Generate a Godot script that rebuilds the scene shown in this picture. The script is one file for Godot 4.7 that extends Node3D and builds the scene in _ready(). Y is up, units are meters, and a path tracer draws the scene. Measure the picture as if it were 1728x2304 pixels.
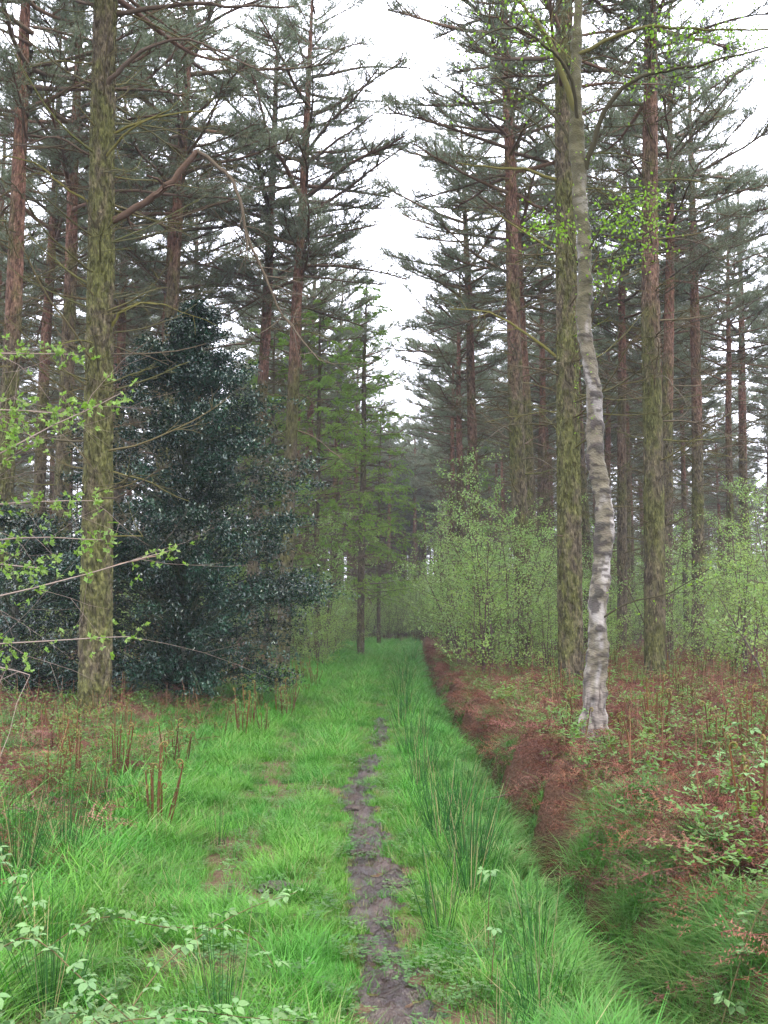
extends Node3D
# A grassy woodland track between Scots pines. Metres; the camera looks along -z, "d" is the distance ahead (z = -d).

var rng := RandomNumberGenerator.new()
var noise := FastNoiseLite.new()
var used := {}
var M := {}

# ---------------------------------------------------------------- mesh collectors
class Wood:                                   # smooth indexed surfaces: tubes, trunks
	var v := PackedVector3Array()
	var n := PackedVector3Array()
	var c := PackedColorArray()
	var t := PackedVector2Array()
	var i := PackedInt32Array()
	func tube(pts: PackedVector3Array, r0: float, r1: float, sides: int, col: Color) -> void:
		var m := pts.size()
		var first := v.size()
		var ring := sides + 1
		for k in m:
			var a: Vector3 = pts[maxi(k - 1, 0)]
			var b: Vector3 = pts[mini(k + 1, m - 1)]
			var tan := (b - a).normalized()
			var u := tan.cross(Vector3(0.31, 0.2, 0.93)).normalized()
			var w := tan.cross(u)
			var r := lerpf(r0, r1, float(k) / (m - 1))
			for j in ring:
				var ang := TAU * j / sides
				var o := u * cos(ang) + w * sin(ang)
				v.append(pts[k] + o * r)
				n.append(o)
				c.append(col)
				t.append(Vector2(float(j) / sides, pts[k].y))
		for k in m - 1:
			for j in sides:
				var p := first + k * ring + j
				i.append(p); i.append(p + ring); i.append(p + ring + 1)
				i.append(p); i.append(p + ring + 1); i.append(p + 1)
	func done(m: Material) -> ArrayMesh:
		var a := []
		a.resize(Mesh.ARRAY_MAX)
		a[Mesh.ARRAY_VERTEX] = v; a[Mesh.ARRAY_NORMAL] = n; a[Mesh.ARRAY_COLOR] = c; a[Mesh.ARRAY_TEX_UV] = t; a[Mesh.ARRAY_INDEX] = i
		var o := ArrayMesh.new()
		o.add_surface_from_arrays(Mesh.PRIMITIVE_TRIANGLES, a)
		o.surface_set_material(0, m)
		return o

class Leaf:                                   # loose facets: blades, leaves, needles
	var v := PackedVector3Array()
	var c := PackedColorArray()
	func tri(a: Vector3, b: Vector3, d: Vector3, col: Color) -> void:
		v.append(a); v.append(b); v.append(d)
		c.append(col); c.append(col); c.append(col)
	func blade(base: Vector3, dir: Vector3, side: Vector3, length: float, wide: float, bend: Vector3, col: Color) -> void:
		var m := base + dir * length * 0.5 + bend * 0.28
		var e := base + dir * length * 0.92 + bend
		var s := side * wide * 0.5
		tri(base - s, m - s * 0.8, base + s, col)
		tri(base + s, m - s * 0.8, m + s * 0.8, col)
		tri(m - s * 0.8, e, m + s * 0.8, col)
	func leaf(base: Vector3, dir: Vector3, side: Vector3, length: float, wide: float, col: Color) -> void:
		var nn := dir.cross(side) * wide * 0.16
		var l := base + dir * length * 0.45 - side * wide * 0.5 + nn
		var r := base + dir * length * 0.45 + side * wide * 0.5 + nn
		var e := base + dir * length
		tri(base, l, e, col)
		tri(base, e, r, col)
	func done(m: Material) -> ArrayMesh:
		var a := []
		a.resize(Mesh.ARRAY_MAX)
		a[Mesh.ARRAY_VERTEX] = v; a[Mesh.ARRAY_COLOR] = c
		var o := ArrayMesh.new()
		o.add_surface_from_arrays(Mesh.PRIMITIVE_TRIANGLES, a)
		o.surface_set_material(0, m)
		return o

# ---------------------------------------------------------------- naming and placing
func numbered(called: String) -> String:
	var k: int = used.get(called, -1) + 1
	used[called] = k
	return called if k == 0 else "%s_%03d" % [called, k]

func tag(o: Node, label: String, category: String, group := "", kind := "") -> void:
	if label: o.set_meta("label", label)
	if category: o.set_meta("category", category)
	if group: o.set_meta("group", group)
	if kind: o.set_meta("kind", kind)

func thing(called: String, at: Vector3, label: String, category: String, group := "") -> Node3D:
	var o := Node3D.new()
	o.name = numbered(called)
	add_child(o)
	o.position = at
	tag(o, label, category, group)
	return o

func part(called: String, mesh: Mesh, parent: Node, kind := "") -> MeshInstance3D:
	var o := MeshInstance3D.new()
	o.name = called if parent != self else numbered(called)
	o.mesh = mesh
	parent.add_child(o, true)
	if kind: o.set_meta("kind", kind)
	return o

func copy(src: Node3D, called: String, at: Vector3, turn: float, size: float, label: String, group: String) -> Node3D:
	var o: Node3D = src.duplicate()
	o.name = numbered(called)
	add_child(o)
	o.position = at
	o.basis = Basis(Vector3.UP, turn).scaled(Vector3.ONE * size)
	o.set_meta("label", label)
	o.set_meta("group", group)
	return o

func scatter(called: String, mesh: Mesh, where: Array, tints: Array, label: String, category: String) -> void:
	var mm := MultiMesh.new()
	mm.transform_format = MultiMesh.TRANSFORM_3D
	mm.use_colors = true
	mm.mesh = mesh
	mm.instance_count = where.size()
	for k in where.size():
		mm.set_instance_transform(k, where[k])
		mm.set_instance_color(k, tints[k])
	var o := MultiMeshInstance3D.new()
	o.name = numbered(called)
	o.multimesh = mm
	add_child(o)
	tag(o, label, category, "", "stuff")

func rf(a: float, b: float) -> float:
	return rng.randf_range(a, b)

func around() -> Vector3:                      # a random direction
	var z := rf(-1, 1)
	var a := rf(0, TAU)
	var r := sqrt(1 - z * z)
	return Vector3(r * cos(a), z, r * sin(a))

func vary(c: Color, by: float) -> Color:       # natural variation of tone from leaf to leaf
	var k := 1.0 + rf(-by, by)
	return Color(c.r * k * (1 + rf(-by, by) * 0.4), c.g * k, c.b * k * (1 + rf(-by, by) * 0.4))

# ---------------------------------------------------------------- the lie of the land
func lane(d: float) -> float:                  # x of the muddy track
	var k := maxf(0.0, d - 20.0)
	return 0.026 * k * k / (k + 12.0)

func rut(d: float) -> float:                   # the walked line wanders within the lane
	return 0.20 * exp(-pow((d - 3.6) / 1.6, 2.0)) - 0.22 * exp(-pow((d - 10.8) / 2.2, 2.0)) - 0.05 + 0.03 * noise.get_noise_2d(900.0, d * 60.0)

func height(x: float, d: float) -> float:
	var u := x - lane(d)
	var y := 0.05 * noise.get_noise_2d(x * 22.0, d * 22.0)
	y += 0.025 * noise.get_noise_2d(x * 80.0 + 40.0, d * 80.0)
	var near := 1.0 - smoothstep(34.0, 60.0, d)
	var wob := 0.26 * noise.get_noise_2d(7.0, d * 42.0)
	var e := (u - 1.13 - wob) / 0.19
	y -= 0.46 * exp(-e * e) * near
	y += smoothstep(1.16, lerpf(1.75, 1.42, smoothstep(7.5, 10.0, d)), u - wob) * (0.34 + 0.2 * noise.get_noise_2d(x * 45.0, d * 45.0 + 90.0) + 0.12 * noise.get_noise_2d(x * 130.0, d * 130.0))
	y += smoothstep(2.2, 3.6, -u) * (0.22 + 0.1 * noise.get_noise_2d(x * 35.0 + 60.0, d * 35.0))
	var r := (u - rut(d)) / 0.2
	y -= 0.045 * exp(-r * r)
	r = (u + 1.15) / 0.25
	y -= 0.03 * exp(-r * r)
	return y

func gnd(x: float, d: float, lift := 0.0) -> Vector3:
	return Vector3(x, height(x, d) + lift, -d)

func mud_width(d: float) -> float:             # half width of the bare mud; 0 where grass has closed over it
	var w := 0.125 + 0.13 * noise.get_noise_2d(300.0, d * 48.0) + 0.09 * noise.get_noise_2d(340.0, d * 160.0)
	if d > 11.0: w -= (d - 11.0) * 0.05
	if d > 14.8 and d < 18.5: w = 0.09 + 0.08 * noise.get_noise_2d(340.0, d * 90.0)
	return maxf(w, 0.0)

# ---------------------------------------------------------------- materials
func image_of(n: FastNoiseLite, size: int) -> ImageTexture:
	return ImageTexture.create_from_image(n.get_seamless_image(size, size))

func mat(called: String, rough: float, back := Color.BLACK, spec := 0.5) -> StandardMaterial3D:
	var m := StandardMaterial3D.new()
	m.vertex_color_use_as_albedo = true
	m.roughness = rough
	m.metallic_specular = spec
	m.cull_mode = BaseMaterial3D.CULL_DISABLED
	if back != Color.BLACK:
		m.backlight_enabled = true
		m.backlight = back
	M[called] = m
	return m

func materials() -> void:
	var f := FastNoiseLite.new()
	f.seed = 5
	f.noise_type = FastNoiseLite.TYPE_CELLULAR
	f.cellular_return_type = FastNoiseLite.RETURN_DISTANCE2_SUB
	f.frequency = 0.045
	f.fractal_type = FastNoiseLite.FRACTAL_FBM
	f.fractal_octaves = 3
	var plates := image_of(f, 256)
	var g := FastNoiseLite.new()
	g.seed = 9
	g.frequency = 0.06
	g.fractal_octaves = 5
	var grain := image_of(g, 256)
	var cell := FastNoiseLite.new()
	cell.seed = 5
	cell.noise_type = FastNoiseLite.TYPE_CELLULAR
	cell.cellular_return_type = FastNoiseLite.RETURN_CELL_VALUE
	cell.cellular_jitter = 1.2
	cell.frequency = 0.03
	cell.fractal_type = FastNoiseLite.FRACTAL_FBM
	cell.fractal_octaves = 3
	cell.fractal_gain = 0.7
	var flakes := cell.get_seamless_image(512, 512)
	flakes.convert(Image.FORMAT_RGB8)
	for py in 512:                               # tone of each bark flake
		for px in 512:
			var k := 0.42 + 0.58 * flakes.get_pixel(px, py).r
			flakes.set_pixel(px, py, Color(k, k, k))
	var b := mat("bark", 0.95, Color.BLACK, 0.2)
	b.albedo_texture = ImageTexture.create_from_image(flakes)
	b.heightmap_enabled = true
	b.heightmap_texture = plates
	b.heightmap_scale = 4.0
	b.uv1_scale = Vector3(2, 0.55, 1)
	var w := mat("birch_bark", 0.75, Color.BLACK, 0.3)
	w.heightmap_enabled = true
	w.heightmap_texture = grain
	w.heightmap_scale = 0.6
	w.uv1_scale = Vector3(1, 3.0, 1)
	mat("twig", 0.95, Color.BLACK, 0.15)
	mat("needle", 0.55, Color(0.6, 0.65, 0.5), 0.4)
	mat("fresh", 0.5, Color(0.9, 1.0, 0.55), 0.35)
	mat("larch", 0.7, Color(0.8, 0.9, 0.5), 0.2)
	mat("holly", 0.2, Color.BLACK, 0.5)
	mat("grass", 0.55, Color(0.55, 0.75, 0.42), 0.35)
	mat("rush", 0.8, Color.BLACK, 0.15)
	mat("dead", 0.95, Color(0.25, 0.2, 0.15), 0.1)
	mat("fern", 0.7, Color(0.5, 0.6, 0.3), 0.2)
	mat("stalk", 0.85, Color.BLACK, 0.2)
	mat("bramble", 0.65, Color(0.5, 0.6, 0.4), 0.3)
	var e := mat("soil", 1.0, Color.BLACK, 0.1)
	e.heightmap_enabled = true
	e.heightmap_texture = grain
	e.heightmap_scale = 3.0
	e.uv1_triplanar = true
	e.uv1_world_triplanar = true
	e.uv1_scale = Vector3.ONE * 1.3
	var d := mat("mud", 0.33, Color.BLACK, 0.4)
	d.heightmap_enabled = true
	d.heightmap_texture = grain
	d.heightmap_scale = 0.8
	d.uv1_triplanar = true
	d.uv1_world_triplanar = true
	d.uv1_scale = Vector3.ONE * 3.0

# ---------------------------------------------------------------- trunks and branches
# spine: Vector4 points (x, y, z, radius), rising in y
func trunk(spine: Array, sides: int, step: float, kind: String, moss: float, red_from: float, key: float) -> ArrayMesh:
	var b := Wood.new()
	var top: float = spine[-1].y
	var low: float = spine[0].y
	var rings := int((top - low) / step)
	var ring := sides + 1
	var seg := 0
	for k in rings + 1:
		var y := low + (top - low) * k / rings
		while seg < spine.size() - 2 and spine[seg + 1].y < y: seg += 1
		var p0: Vector4 = spine[maxi(seg - 1, 0)]
		var p1: Vector4 = spine[seg]
		var p2: Vector4 = spine[seg + 1]
		var p3: Vector4 = spine[mini(seg + 2, spine.size() - 1)]
		var f := clampf((y - p1.y) / (p2.y - p1.y), 0, 1)
		var x := cubic_interpolate(p1.x, p2.x, p0.x, p3.x, f)
		var z := cubic_interpolate(p1.z, p2.z, p0.z, p3.z, f)
		var r := lerpf(p1.w, p2.w, f)
		for j in ring:
			var a := TAU * (j % sides) / sides
			var ca := cos(a)
			var sa := sin(a)
			var s := Vector3(ca * r, y, sa * r)          # place on the bark, for the noise
			var out := 0.0
			var col: Color
			if kind == "pine":
				var fis := 1.0 - absf(noise.get_noise_3d(s.x * 520.0 + key, s.y * 130.0, s.z * 520.0))
				var fis2 := 1.0 - absf(noise.get_noise_3d(s.x * 1000.0 + key, s.y * 330.0, s.z * 1000.0 + 50.0))
				out = -0.11 * r * pow(fis, 5.0) - 0.05 * r * pow(fis2, 4.0) + 0.05 * r * noise.get_noise_3d(s.x * 50.0, s.y * 60.0 + key, s.z * 50.0)
				var flare := maxf(0.0, 0.55 - (y - low)) / 0.55
				out += r * flare * flare * (0.35 + 0.3 * sin(a * 5.0 + key))
				var red := smoothstep(red_from - 2.0, red_from + 3.0, y + 3.0 * noise.get_noise_3d(s.x * 60.0, s.y * 14.0 + key, s.z * 60.0))
				var tone := 0.8 + 0.4 * noise.get_noise_3d(s.x * 240.0, s.y * 70.0 + key, s.z * 240.0) + 0.45 * noise.get_noise_3d(s.x * 900.0, s.y * 400.0, s.z * 900.0)
				col = Color(0.116, 0.096, 0.064).lerp(Color(0.235, 0.128, 0.092), red) * tone * 0.92
				var gr := noise.get_noise_3d(s.x * 45.0 + key, s.y * 32.0, s.z * 45.0) + 0.55 * noise.get_noise_3d(s.x * 300.0, s.y * 170.0 + key, s.z * 300.0) + moss + 0.06 - 0.45 * red
				gr = smoothstep(-0.18, 0.55, gr)
				col = col.lerp(Color(0.092, 0.10, 0.03) * (0.85 + 0.5 * noise.get_noise_3d(s.x * 500.0, s.y * 300.0, s.z * 500.0)), gr * 0.75)
			else:
				var crack := noise.get_noise_3d(s.x * 170.0 + key, s.y * 300.0, s.z * 170.0)
				var hump := noise.get_noise_3d(s.x * 150.0 + key, s.y * 95.0, s.z * 150.0)
				var foot := 1.0 - smoothstep(0.5, 0.95, y - low + 0.5 * noise.get_noise_3d(s.x * 260.0, s.y * 50.0, s.z * 260.0))
				var rough := pow(1.0 - absf(noise.get_noise_3d(s.x * 520.0, s.y * 130.0, s.z * 520.0)), 3.0)
				out = r * (0.42 * hump + 0.26 * crack - 0.14 * rough * foot)
				var flare2 := maxf(0.0, 0.7 - (y - low)) / 0.7
				out += r * flare2 * flare2 * (0.5 + 0.25 * sin(a * 3.0 + 1.0))
				var pale := 0.8 + 0.5 * noise.get_noise_3d(s.x * 35.0, s.y * 30.0 + 17.0, s.z * 35.0)
				col = Color(0.27, 0.25, 0.23) * pale
				var olive := smoothstep(-0.08, 0.24, noise.get_noise_3d(s.x * 150.0 + 90.0, s.y * 62.0, s.z * 110.0) + 0.4 * noise.get_noise_3d(s.x * 260.0, s.y * 150.0, s.z * 260.0) + 0.3)
				col = col.lerp(Color(0.092, 0.08, 0.052), olive * 0.88)
				var line := smoothstep(0.2, 0.28, crack + 0.35 * hump + 0.2 * noise.get_noise_3d(s.x * 300.0, s.y * 300.0, s.z * 300.0))
				col = col.lerp(Color(0.035, 0.03, 0.028), line * 0.85)
				var lent := smoothstep(0.22, 0.3, noise.get_noise_3d(s.x * 210.0 + 300.0, s.y * 900.0, s.z * 210.0))
				col = col.lerp(Color(0.045, 0.038, 0.032), lent * 0.8)
				col = col.lerp(Color(0.05, 0.04, 0.035).lerp(Color(0.22, 0.19, 0.165), 1.0 - rough), foot * 0.95)
				var up := smoothstep(3.5, 7.0, y + 2.0 * noise.get_noise_3d(s.x * 120.0, s.y * 40.0, s.z * 120.0))
				col = col.lerp(Color(0.058, 0.055, 0.026), up * 0.92)
			if kind == "pine": col = col * 1.75
			col = Color(maxf(col.r, 0.015), maxf(col.g, 0.013), maxf(col.b, 0.01))
			b.v.append(Vector3(x + ca * (r + out), y, z + sa * (r + out)))
			b.c.append(col)
			b.t.append(Vector2(float(j) / sides, y))
	b.n.resize(b.v.size())
	b.n.fill(Vector3.ZERO)
	for k in rings:
		for j in sides:
			var p := k * ring + j
			# angle runs from x to z, which is clockwise seen from above
			b.i.append(p); b.i.append(p + ring + 1); b.i.append(p + ring)
			b.i.append(p); b.i.append(p + 1); b.i.append(p + ring + 1)
			var nn := (b.v[p + ring] - b.v[p]).cross(b.v[p + 1] - b.v[p]).normalized()
			b.n[p] += nn; b.n[p + 1] += nn; b.n[p + ring] += nn; b.n[p + ring + 1] += nn
	for k in rings + 1:
		var a2 := b.n[k * ring] + b.n[k * ring + sides]
		b.n[k * ring] = a2
		b.n[k * ring + sides] = a2
	for k in b.n.size(): b.n[k] = b.n[k].normalized()
	return b.done(M["bark" if kind == "pine" else "birch_bark"])

func bough(start: Vector3, dir: Vector3, length: float, steps: int, sag: float, wander: float) -> PackedVector3Array:
	var pts := PackedVector3Array([start])
	var d := dir.normalized()
	var p := start
	for k in steps:
		d = (d + around() * wander + Vector3(0, sag, 0)).normalized()
		p += d * length / steps
		pts.append(p)
	return pts

const DEAD_BARK := Color(0.085, 0.066, 0.05)
const MOSSY := Color(0.085, 0.085, 0.03)

func dead_branch(b: Wood, start: Vector3, az: float, length: float, r: float, lift: float, green: float, twigs: int) -> void:
	var dir := Vector3(cos(az), lift, sin(az))
	var pts := bough(start, dir, length, 7, rf(-0.05, 0.09), 0.16)
	var col := vary(DEAD_BARK.lerp(MOSSY, green), 0.2)
	b.tube(pts, r, r * 0.3, 5, col)
	for k in twigs:
		var q := rng.randi_range(2, 6)
		var away := (pts[q] - pts[q - 1]).normalized()
		var side := (away.cross(Vector3.UP).normalized() * (1 if rng.randf() < 0.5 else -1) + Vector3(0, rf(-0.45, 0.6), 0) + away * rf(0.4, 1.1)).normalized()
		var tl := length * rf(0.15, 0.45) * (1.15 - q / 8.0)
		var tp := bough(pts[q], side, tl, 3, rf(-0.08, 0.12), 0.2)
		b.tube(tp, r * 0.38, r * 0.16, 3, col)
		if twigs > 4 and rng.randf() < 0.7:
			b.tube(bough(tp[2], (side + around() * 0.8).normalized(), tl * 0.5, 2, 0.05, 0.2), r * 0.22, r * 0.12, 3, col)

func tuft(f: Leaf, p: Vector3, dir: Vector3, count: int, length: float, wide: float, col: Color) -> void:
	for k in count:
		var o := (dir * 0.75 + around()).normalized()
		var s := o.cross(around()).normalized() * wide * 0.5
		var b := p + dir * rf(-0.05, 0.05)
		f.tri(b - s, b + o * length * rf(0.7, 1.1), b + s, vary(col, 0.18))

const NEEDLE := Color(0.12, 0.148, 0.098)

# a live pine crown: limbs in whorls, each carrying flat plates of needle tufts
func pine_crown(b: Wood, f: Leaf, base: float, top: float, r_at: Callable, reach: float, dense: float) -> void:
	var y := base
	while y < top - 0.25:
		var part_up := (y - base) / (top - base)
		var span := reach * (0.62 + 0.5 * sin(PI * clampf(part_up * 0.9 + 0.15, 0, 1))) * (1.0 - 0.6 * pow(part_up, 3.0))
		var many := rng.randi_range(3, 4)
		var az0 := rf(0, TAU)
		for q in many:
			if rng.randf() < 0.12: continue
			var az := az0 + TAU * q / many + rf(-0.4, 0.4)
			var length := span * rf(0.6, 1.12)
			var lift := lerpf(rf(-0.12, 0.3), rf(0.25, 0.8), part_up)
			var r0: float = clampf(0.018 * length, 0.012, 0.07)
			var limb := bough(Vector3(0, y + rf(-0.12, 0.12), 0), Vector3(cos(az), lift, sin(az)), length, 6, rf(-0.03, 0.06), 0.14)
			b.tube(limb, r0, r0 * 0.3, 5, vary(Color(0.105, 0.075, 0.055), 0.2))
			var subs := int(6 + length * 4.0)
			for s in subs:
				var at := pow(rf(0.04, 1.0), 0.7)
				var ix := mini(int(at * 6), 5)
				var p: Vector3 = limb[ix].lerp(limb[ix + 1], at * 6 - ix)
				var along := (limb[ix + 1] - limb[ix]).normalized()
				var sd := (along * rf(0.3, 1.0) + along.cross(Vector3.UP).normalized() * rf(-1.2, 1.2) + Vector3(0, rf(-0.05, 0.5), 0)).normalized()
				var sl := length * rf(0.14, 0.34) * (1.2 - at * 0.5)
				var sub := bough(p, sd, sl, 3, 0.06, 0.2)
				b.tube(sub, r0 * 0.35, r0 * 0.12, 3, Color(0.1, 0.07, 0.05))
				var bunch := int((sl * 34.0 + 7) * dense)
				var tone := vary(NEEDLE, 0.22)
				for h in bunch:
					var g := rf(0.3, 1.06)
					var gi := mini(int(g * 3), 2)
					var tp: Vector3 = sub[gi].lerp(sub[gi + 1], g * 3 - gi) + around() * rf(0.02, 0.26) * Vector3(1, 0.5, 1)
					tuft(f, tp, (sd + Vector3(0, 0.7, 0) + around() * 0.8).normalized(), 7, 0.085, 0.0125, tone)
		y += rf(0.34, 0.55)

func pine_spine(h: float, r: float, sway: float) -> Array:
	var out := []
	var x := 0.0
	var z := 0.0
	for k in 9:
		var f := k / 8.0
		out.append(Vector4(x, -0.15 + (h + 0.15) * f, z, r * (1.0 - 0.28 * f - 0.62 * pow(f, 2.6))))
		x += rf(-1, 1) * sway
		z += rf(-1, 1) * sway
	return out

func pine_kind(h: float, r: float, crown_from: float, reach: float, moss: float, dead_from: float, many_dead: float) -> Node3D:
	var t := Node3D.new()
	var spine := pine_spine(h, r, 0.05)
	part("trunk", trunk(spine, 22, 0.11, "pine", moss, crown_from - 3.0, rf(0, 500)), t)
	var b := Wood.new()
	var y := dead_from
	while y < crown_from + 1.5:
		for q in rng.randi_range(2, 4):
			if rng.randf() > many_dead: continue
			var up := clampf((y - dead_from) / (crown_from - dead_from), 0, 1)
			dead_branch(b, Vector3(0, y + rf(-0.1, 0.1), 0), rf(0, TAU), rf(0.8, 2.8) * (0.6 + 0.5 * up), rf(0.012, 0.024), rf(-0.25, 0.35), rf(0, 0.8), 14)
		y += rf(0.3, 0.5)
	var f := Leaf.new()
	pine_crown(b, f, crown_from, h, func(_y): return r, reach, 1.0)
	part("branchwork", b.done(M.twig), t, "stuff")
	part("crown", f.done(M.needle), t)
	return t

func dress(t: Node3D, called: String, at: Vector3, turn: float, size: float, lean: Vector2, label: String, group: String) -> Node3D:
	var o: Node3D = t.duplicate()
	o.name = numbered(called)
	add_child(o)
	o.position = at
	var up := Vector3(lean.x, 1, lean.y).normalized()
	var tilt := Basis(Quaternion(Vector3.UP, up)) if lean.length() > 0.001 else Basis()
	o.basis = tilt * Basis(Vector3.UP, turn).scaled(Vector3.ONE * size)
	tag(o, label, "tree", group)
	return o

# ---------------------------------------------------------------- broadleaves
func leafy_spray(f: Leaf, p: Vector3, dir: Vector3, count: int, spread: float, size: float, col: Color) -> void:
	for k in count:
		var o := (dir * 0.5 + around() + Vector3(0, -0.1, 0)).normalized()
		var s := (o.cross(Vector3.UP) + around() * 0.5).normalized()
		f.leaf(p + around() * spread * rf(0.1, 1.0), o, s, size * rf(0.7, 1.25), size * 0.72, vary(col, 0.2))

func sapling_kind(h: float, stems: int, leaves: int, col: Color, open: float) -> Node3D:
	var t := Node3D.new()
	var b := Wood.new()
	var f := Leaf.new()
	for s in stems:
		var az := rf(0, TAU)
		var lean := rf(0.05, 0.32)
		var hh := h * rf(0.6, 1.0)
		var stem := bough(Vector3(cos(az), 0, sin(az)) * rf(0.0, 0.22) + Vector3(0, -0.05, 0), Vector3(cos(az) * lean, 1, sin(az) * lean), hh, 9, 0.02, 0.1)
		b.tube(stem, rf(0.013, 0.024), 0.004, 5, vary(Color(0.075, 0.055, 0.045), 0.25))
		var arms := int(hh * 6)
		for q in arms:
			var at := rf(0.16, 1.0)
			var ix := mini(int(at * 9), 8)
			var p: Vector3 = stem[ix].lerp(stem[ix + 1], at * 9 - ix)
			var a2 := rf(0, TAU)
			var dir := Vector3(cos(a2), rf(0.1, 0.9), sin(a2))
			var l := hh * rf(0.14, 0.34) * (1.25 - at)* open + 0.2
			var arm := bough(p, dir, l, 4, -0.03, 0.2)
			b.tube(arm, 0.007, 0.002, 3, Color(0.08, 0.055, 0.045))
			var tone := vary(col, 0.2)
			var share := float(leaves) / (stems * arms) * rf(0.1, 1.9)
			for k in int(share):
				var g := rf(0.1, 1.05)
				var gi := mini(int(g * 4), 3)
				var lp: Vector3 = arm[gi].lerp(arm[gi + 1], g * 4 - gi) + around() * rf(0.02, 0.14)
				var o := (around() + Vector3(0, -0.35, 0)).normalized()
				var sd := o.cross(around()).normalized()
				f.leaf(lp, o, sd, rf(0.032, 0.055), rf(0.026, 0.04), vary(tone, 0.18))
	part("stem", b.done(M.twig), t)
	part("crown", f.done(M.fresh), t)
	return t

func holly(called: String, at: Vector3, h: float, wide: float, sprigs: int, label: String) -> void:
	var t := thing(called, at, label, "holly", "")
	var b := Wood.new()
	var core := bough(Vector3(0, -0.1, 0), Vector3(0.02, 1, 0), h * 0.93, 10, 0.02, 0.05)
	b.tube(core, 0.11, 0.012, 8, Color(0.09, 0.09, 0.07))
	part("trunk", b.done(M.twig), t)
	var w := Wood.new()
	var f := Leaf.new()
	for k in sprigs / 16:
		var fy := rng.randf()
		var shape := 0.80 + 0.20 * fy / 0.32 if fy < 0.32 else pow(1.0 - (fy - 0.32) / 0.68, 0.7)
		while rng.randf() > shape + 0.1:
			fy = rng.randf()
			shape = 0.80 + 0.20 * fy / 0.32 if fy < 0.32 else pow(1.0 - (fy - 0.32) / 0.68, 0.7)
		var az := rf(0, TAU)
		var edge := wide * shape * (0.92 + 0.5 * noise.get_noise_3d(cos(az) * 55.0 + at.x * 9.0, fy * h * 30.0, sin(az) * 55.0)) * rf(0.75, 1.08) + 0.12
		var tip := Vector3(cos(az) * edge, h * fy + 0.15, sin(az) * edge)
		var root := Vector3(0, maxf(0.1, h * fy - edge * rf(0.1, 0.5)), 0)
		var bow := curve([root, root.lerp(tip, 0.55) + Vector3(0, edge * 0.13, 0), tip])
		w.tube(bow, 0.02, 0.004, 4, Color(0.05, 0.06, 0.035))
		var tone := vary(Color(0.016, 0.040, 0.025), 0.35)
		for e in 16:
			var g := pow(rng.randf(), 0.65)
			var gi := mini(int(g * 8), 7)
			var out := Vector3(cos(az), rf(-0.1, 0.5), sin(az)).normalized()
			var p: Vector3 = bow[gi].lerp(bow[gi + 1], g * 8 - gi) + around() * Vector3(0.42, 0.16, 0.42) * rf(0.2, 1.0) * minf(1.0, edge)
			if p.y < 0.05: continue
			for q in 30:
				var o := (out * 0.35 + around() * Vector3(1, 0.7, 1)).normalized()
				var s := (o.cross(Vector3.UP) + around() * 0.5).normalized()
				f.leaf(p + out * rf(-0.16, 0.16) + around() * rf(0.01, 0.13), o, s, rf(0.045, 0.09), rf(0.028, 0.05), vary(tone, 0.3))
	part("branchwork", w.done(M.twig), t, "stuff")
	part("crown", f.done(M.holly), t)

func larch_kind(h: float, r: float) -> Node3D:
	var t := Node3D.new()
	var b := Wood.new()
	var f := Leaf.new()
	part("trunk", trunk(pine_spine(h, r, 0.04), 14, 0.2, "pine", -0.15, 60.0, rf(0, 500)), t)
	var y := 2.6
	while y < h - 0.3:
		var up := y / h
		var span := 3.4 * (1.0 - 0.8 * pow(up, 1.6)) * (0.65 + 0.35 * smoothstep(0.1, 0.4, up))
		for q in rng.randi_range(3, 5):
			var az := rf(0, TAU)
			var length := span * rf(0.6, 1.1)
			var limb := bough(Vector3(0, y, 0), Vector3(cos(az), rf(-0.15, 0.15), sin(az)), length, 7, rf(-0.03, 0.05), 0.08)
			b.tube(limb, 0.024, 0.005, 4, vary(Color(0.085, 0.065, 0.05), 0.2))
			var live := rng.randf() < 0.55 + up * 0.5
			var tone := vary(Color(0.17, 0.27, 0.065), 0.2)
			for s in 13:
				var at := rf(0.25, 1.0)
				var ix := mini(int(at * 7), 6)
				var p: Vector3 = limb[ix].lerp(limb[ix + 1], at * 7 - ix)
				var along := (limb[ix + 1] - limb[ix]).normalized()
				var sd := (along * rf(0.2, 0.9) + along.cross(Vector3.UP).normalized() * rf(-1, 1) + Vector3(0, rf(-0.7, 0.1), 0)).normalized()
				var sub := bough(p, sd, length * rf(0.12, 0.32), 3, -0.06, 0.12)
				b.tube(sub, 0.008, 0.003, 3, Color(0.09, 0.065, 0.05))
				if not live: continue
				for k in 16:
					var g := rf(0.0, 1.0)
					var gi := mini(int(g * 3), 2)
					tuft(f, sub[gi].lerp(sub[gi + 1], g * 3 - gi), Vector3(0, 0.5, 0) + sd * 0.3, 7, 0.06, 0.014, tone)
		y += rf(0.3, 0.5)
	part("branchwork", b.done(M.twig), t, "stuff")
	part("crown", f.done(M.larch), t)
	return t

func curve(points: Array) -> PackedVector3Array:      # a smooth line through points
	var c := PackedVector3Array()
	for k in points.size() - 1:
		var p0: Vector3 = points[maxi(k - 1, 0)]
		var p1: Vector3 = points[k]
		var p2: Vector3 = points[k + 1]
		var p3: Vector3 = points[mini(k + 2, points.size() - 1)]
		for s in 4:
			c.append(p1.cubic_interpolate(p2, p0, p3, s / 4.0))
	c.append(points[-1])
	return c

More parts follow.
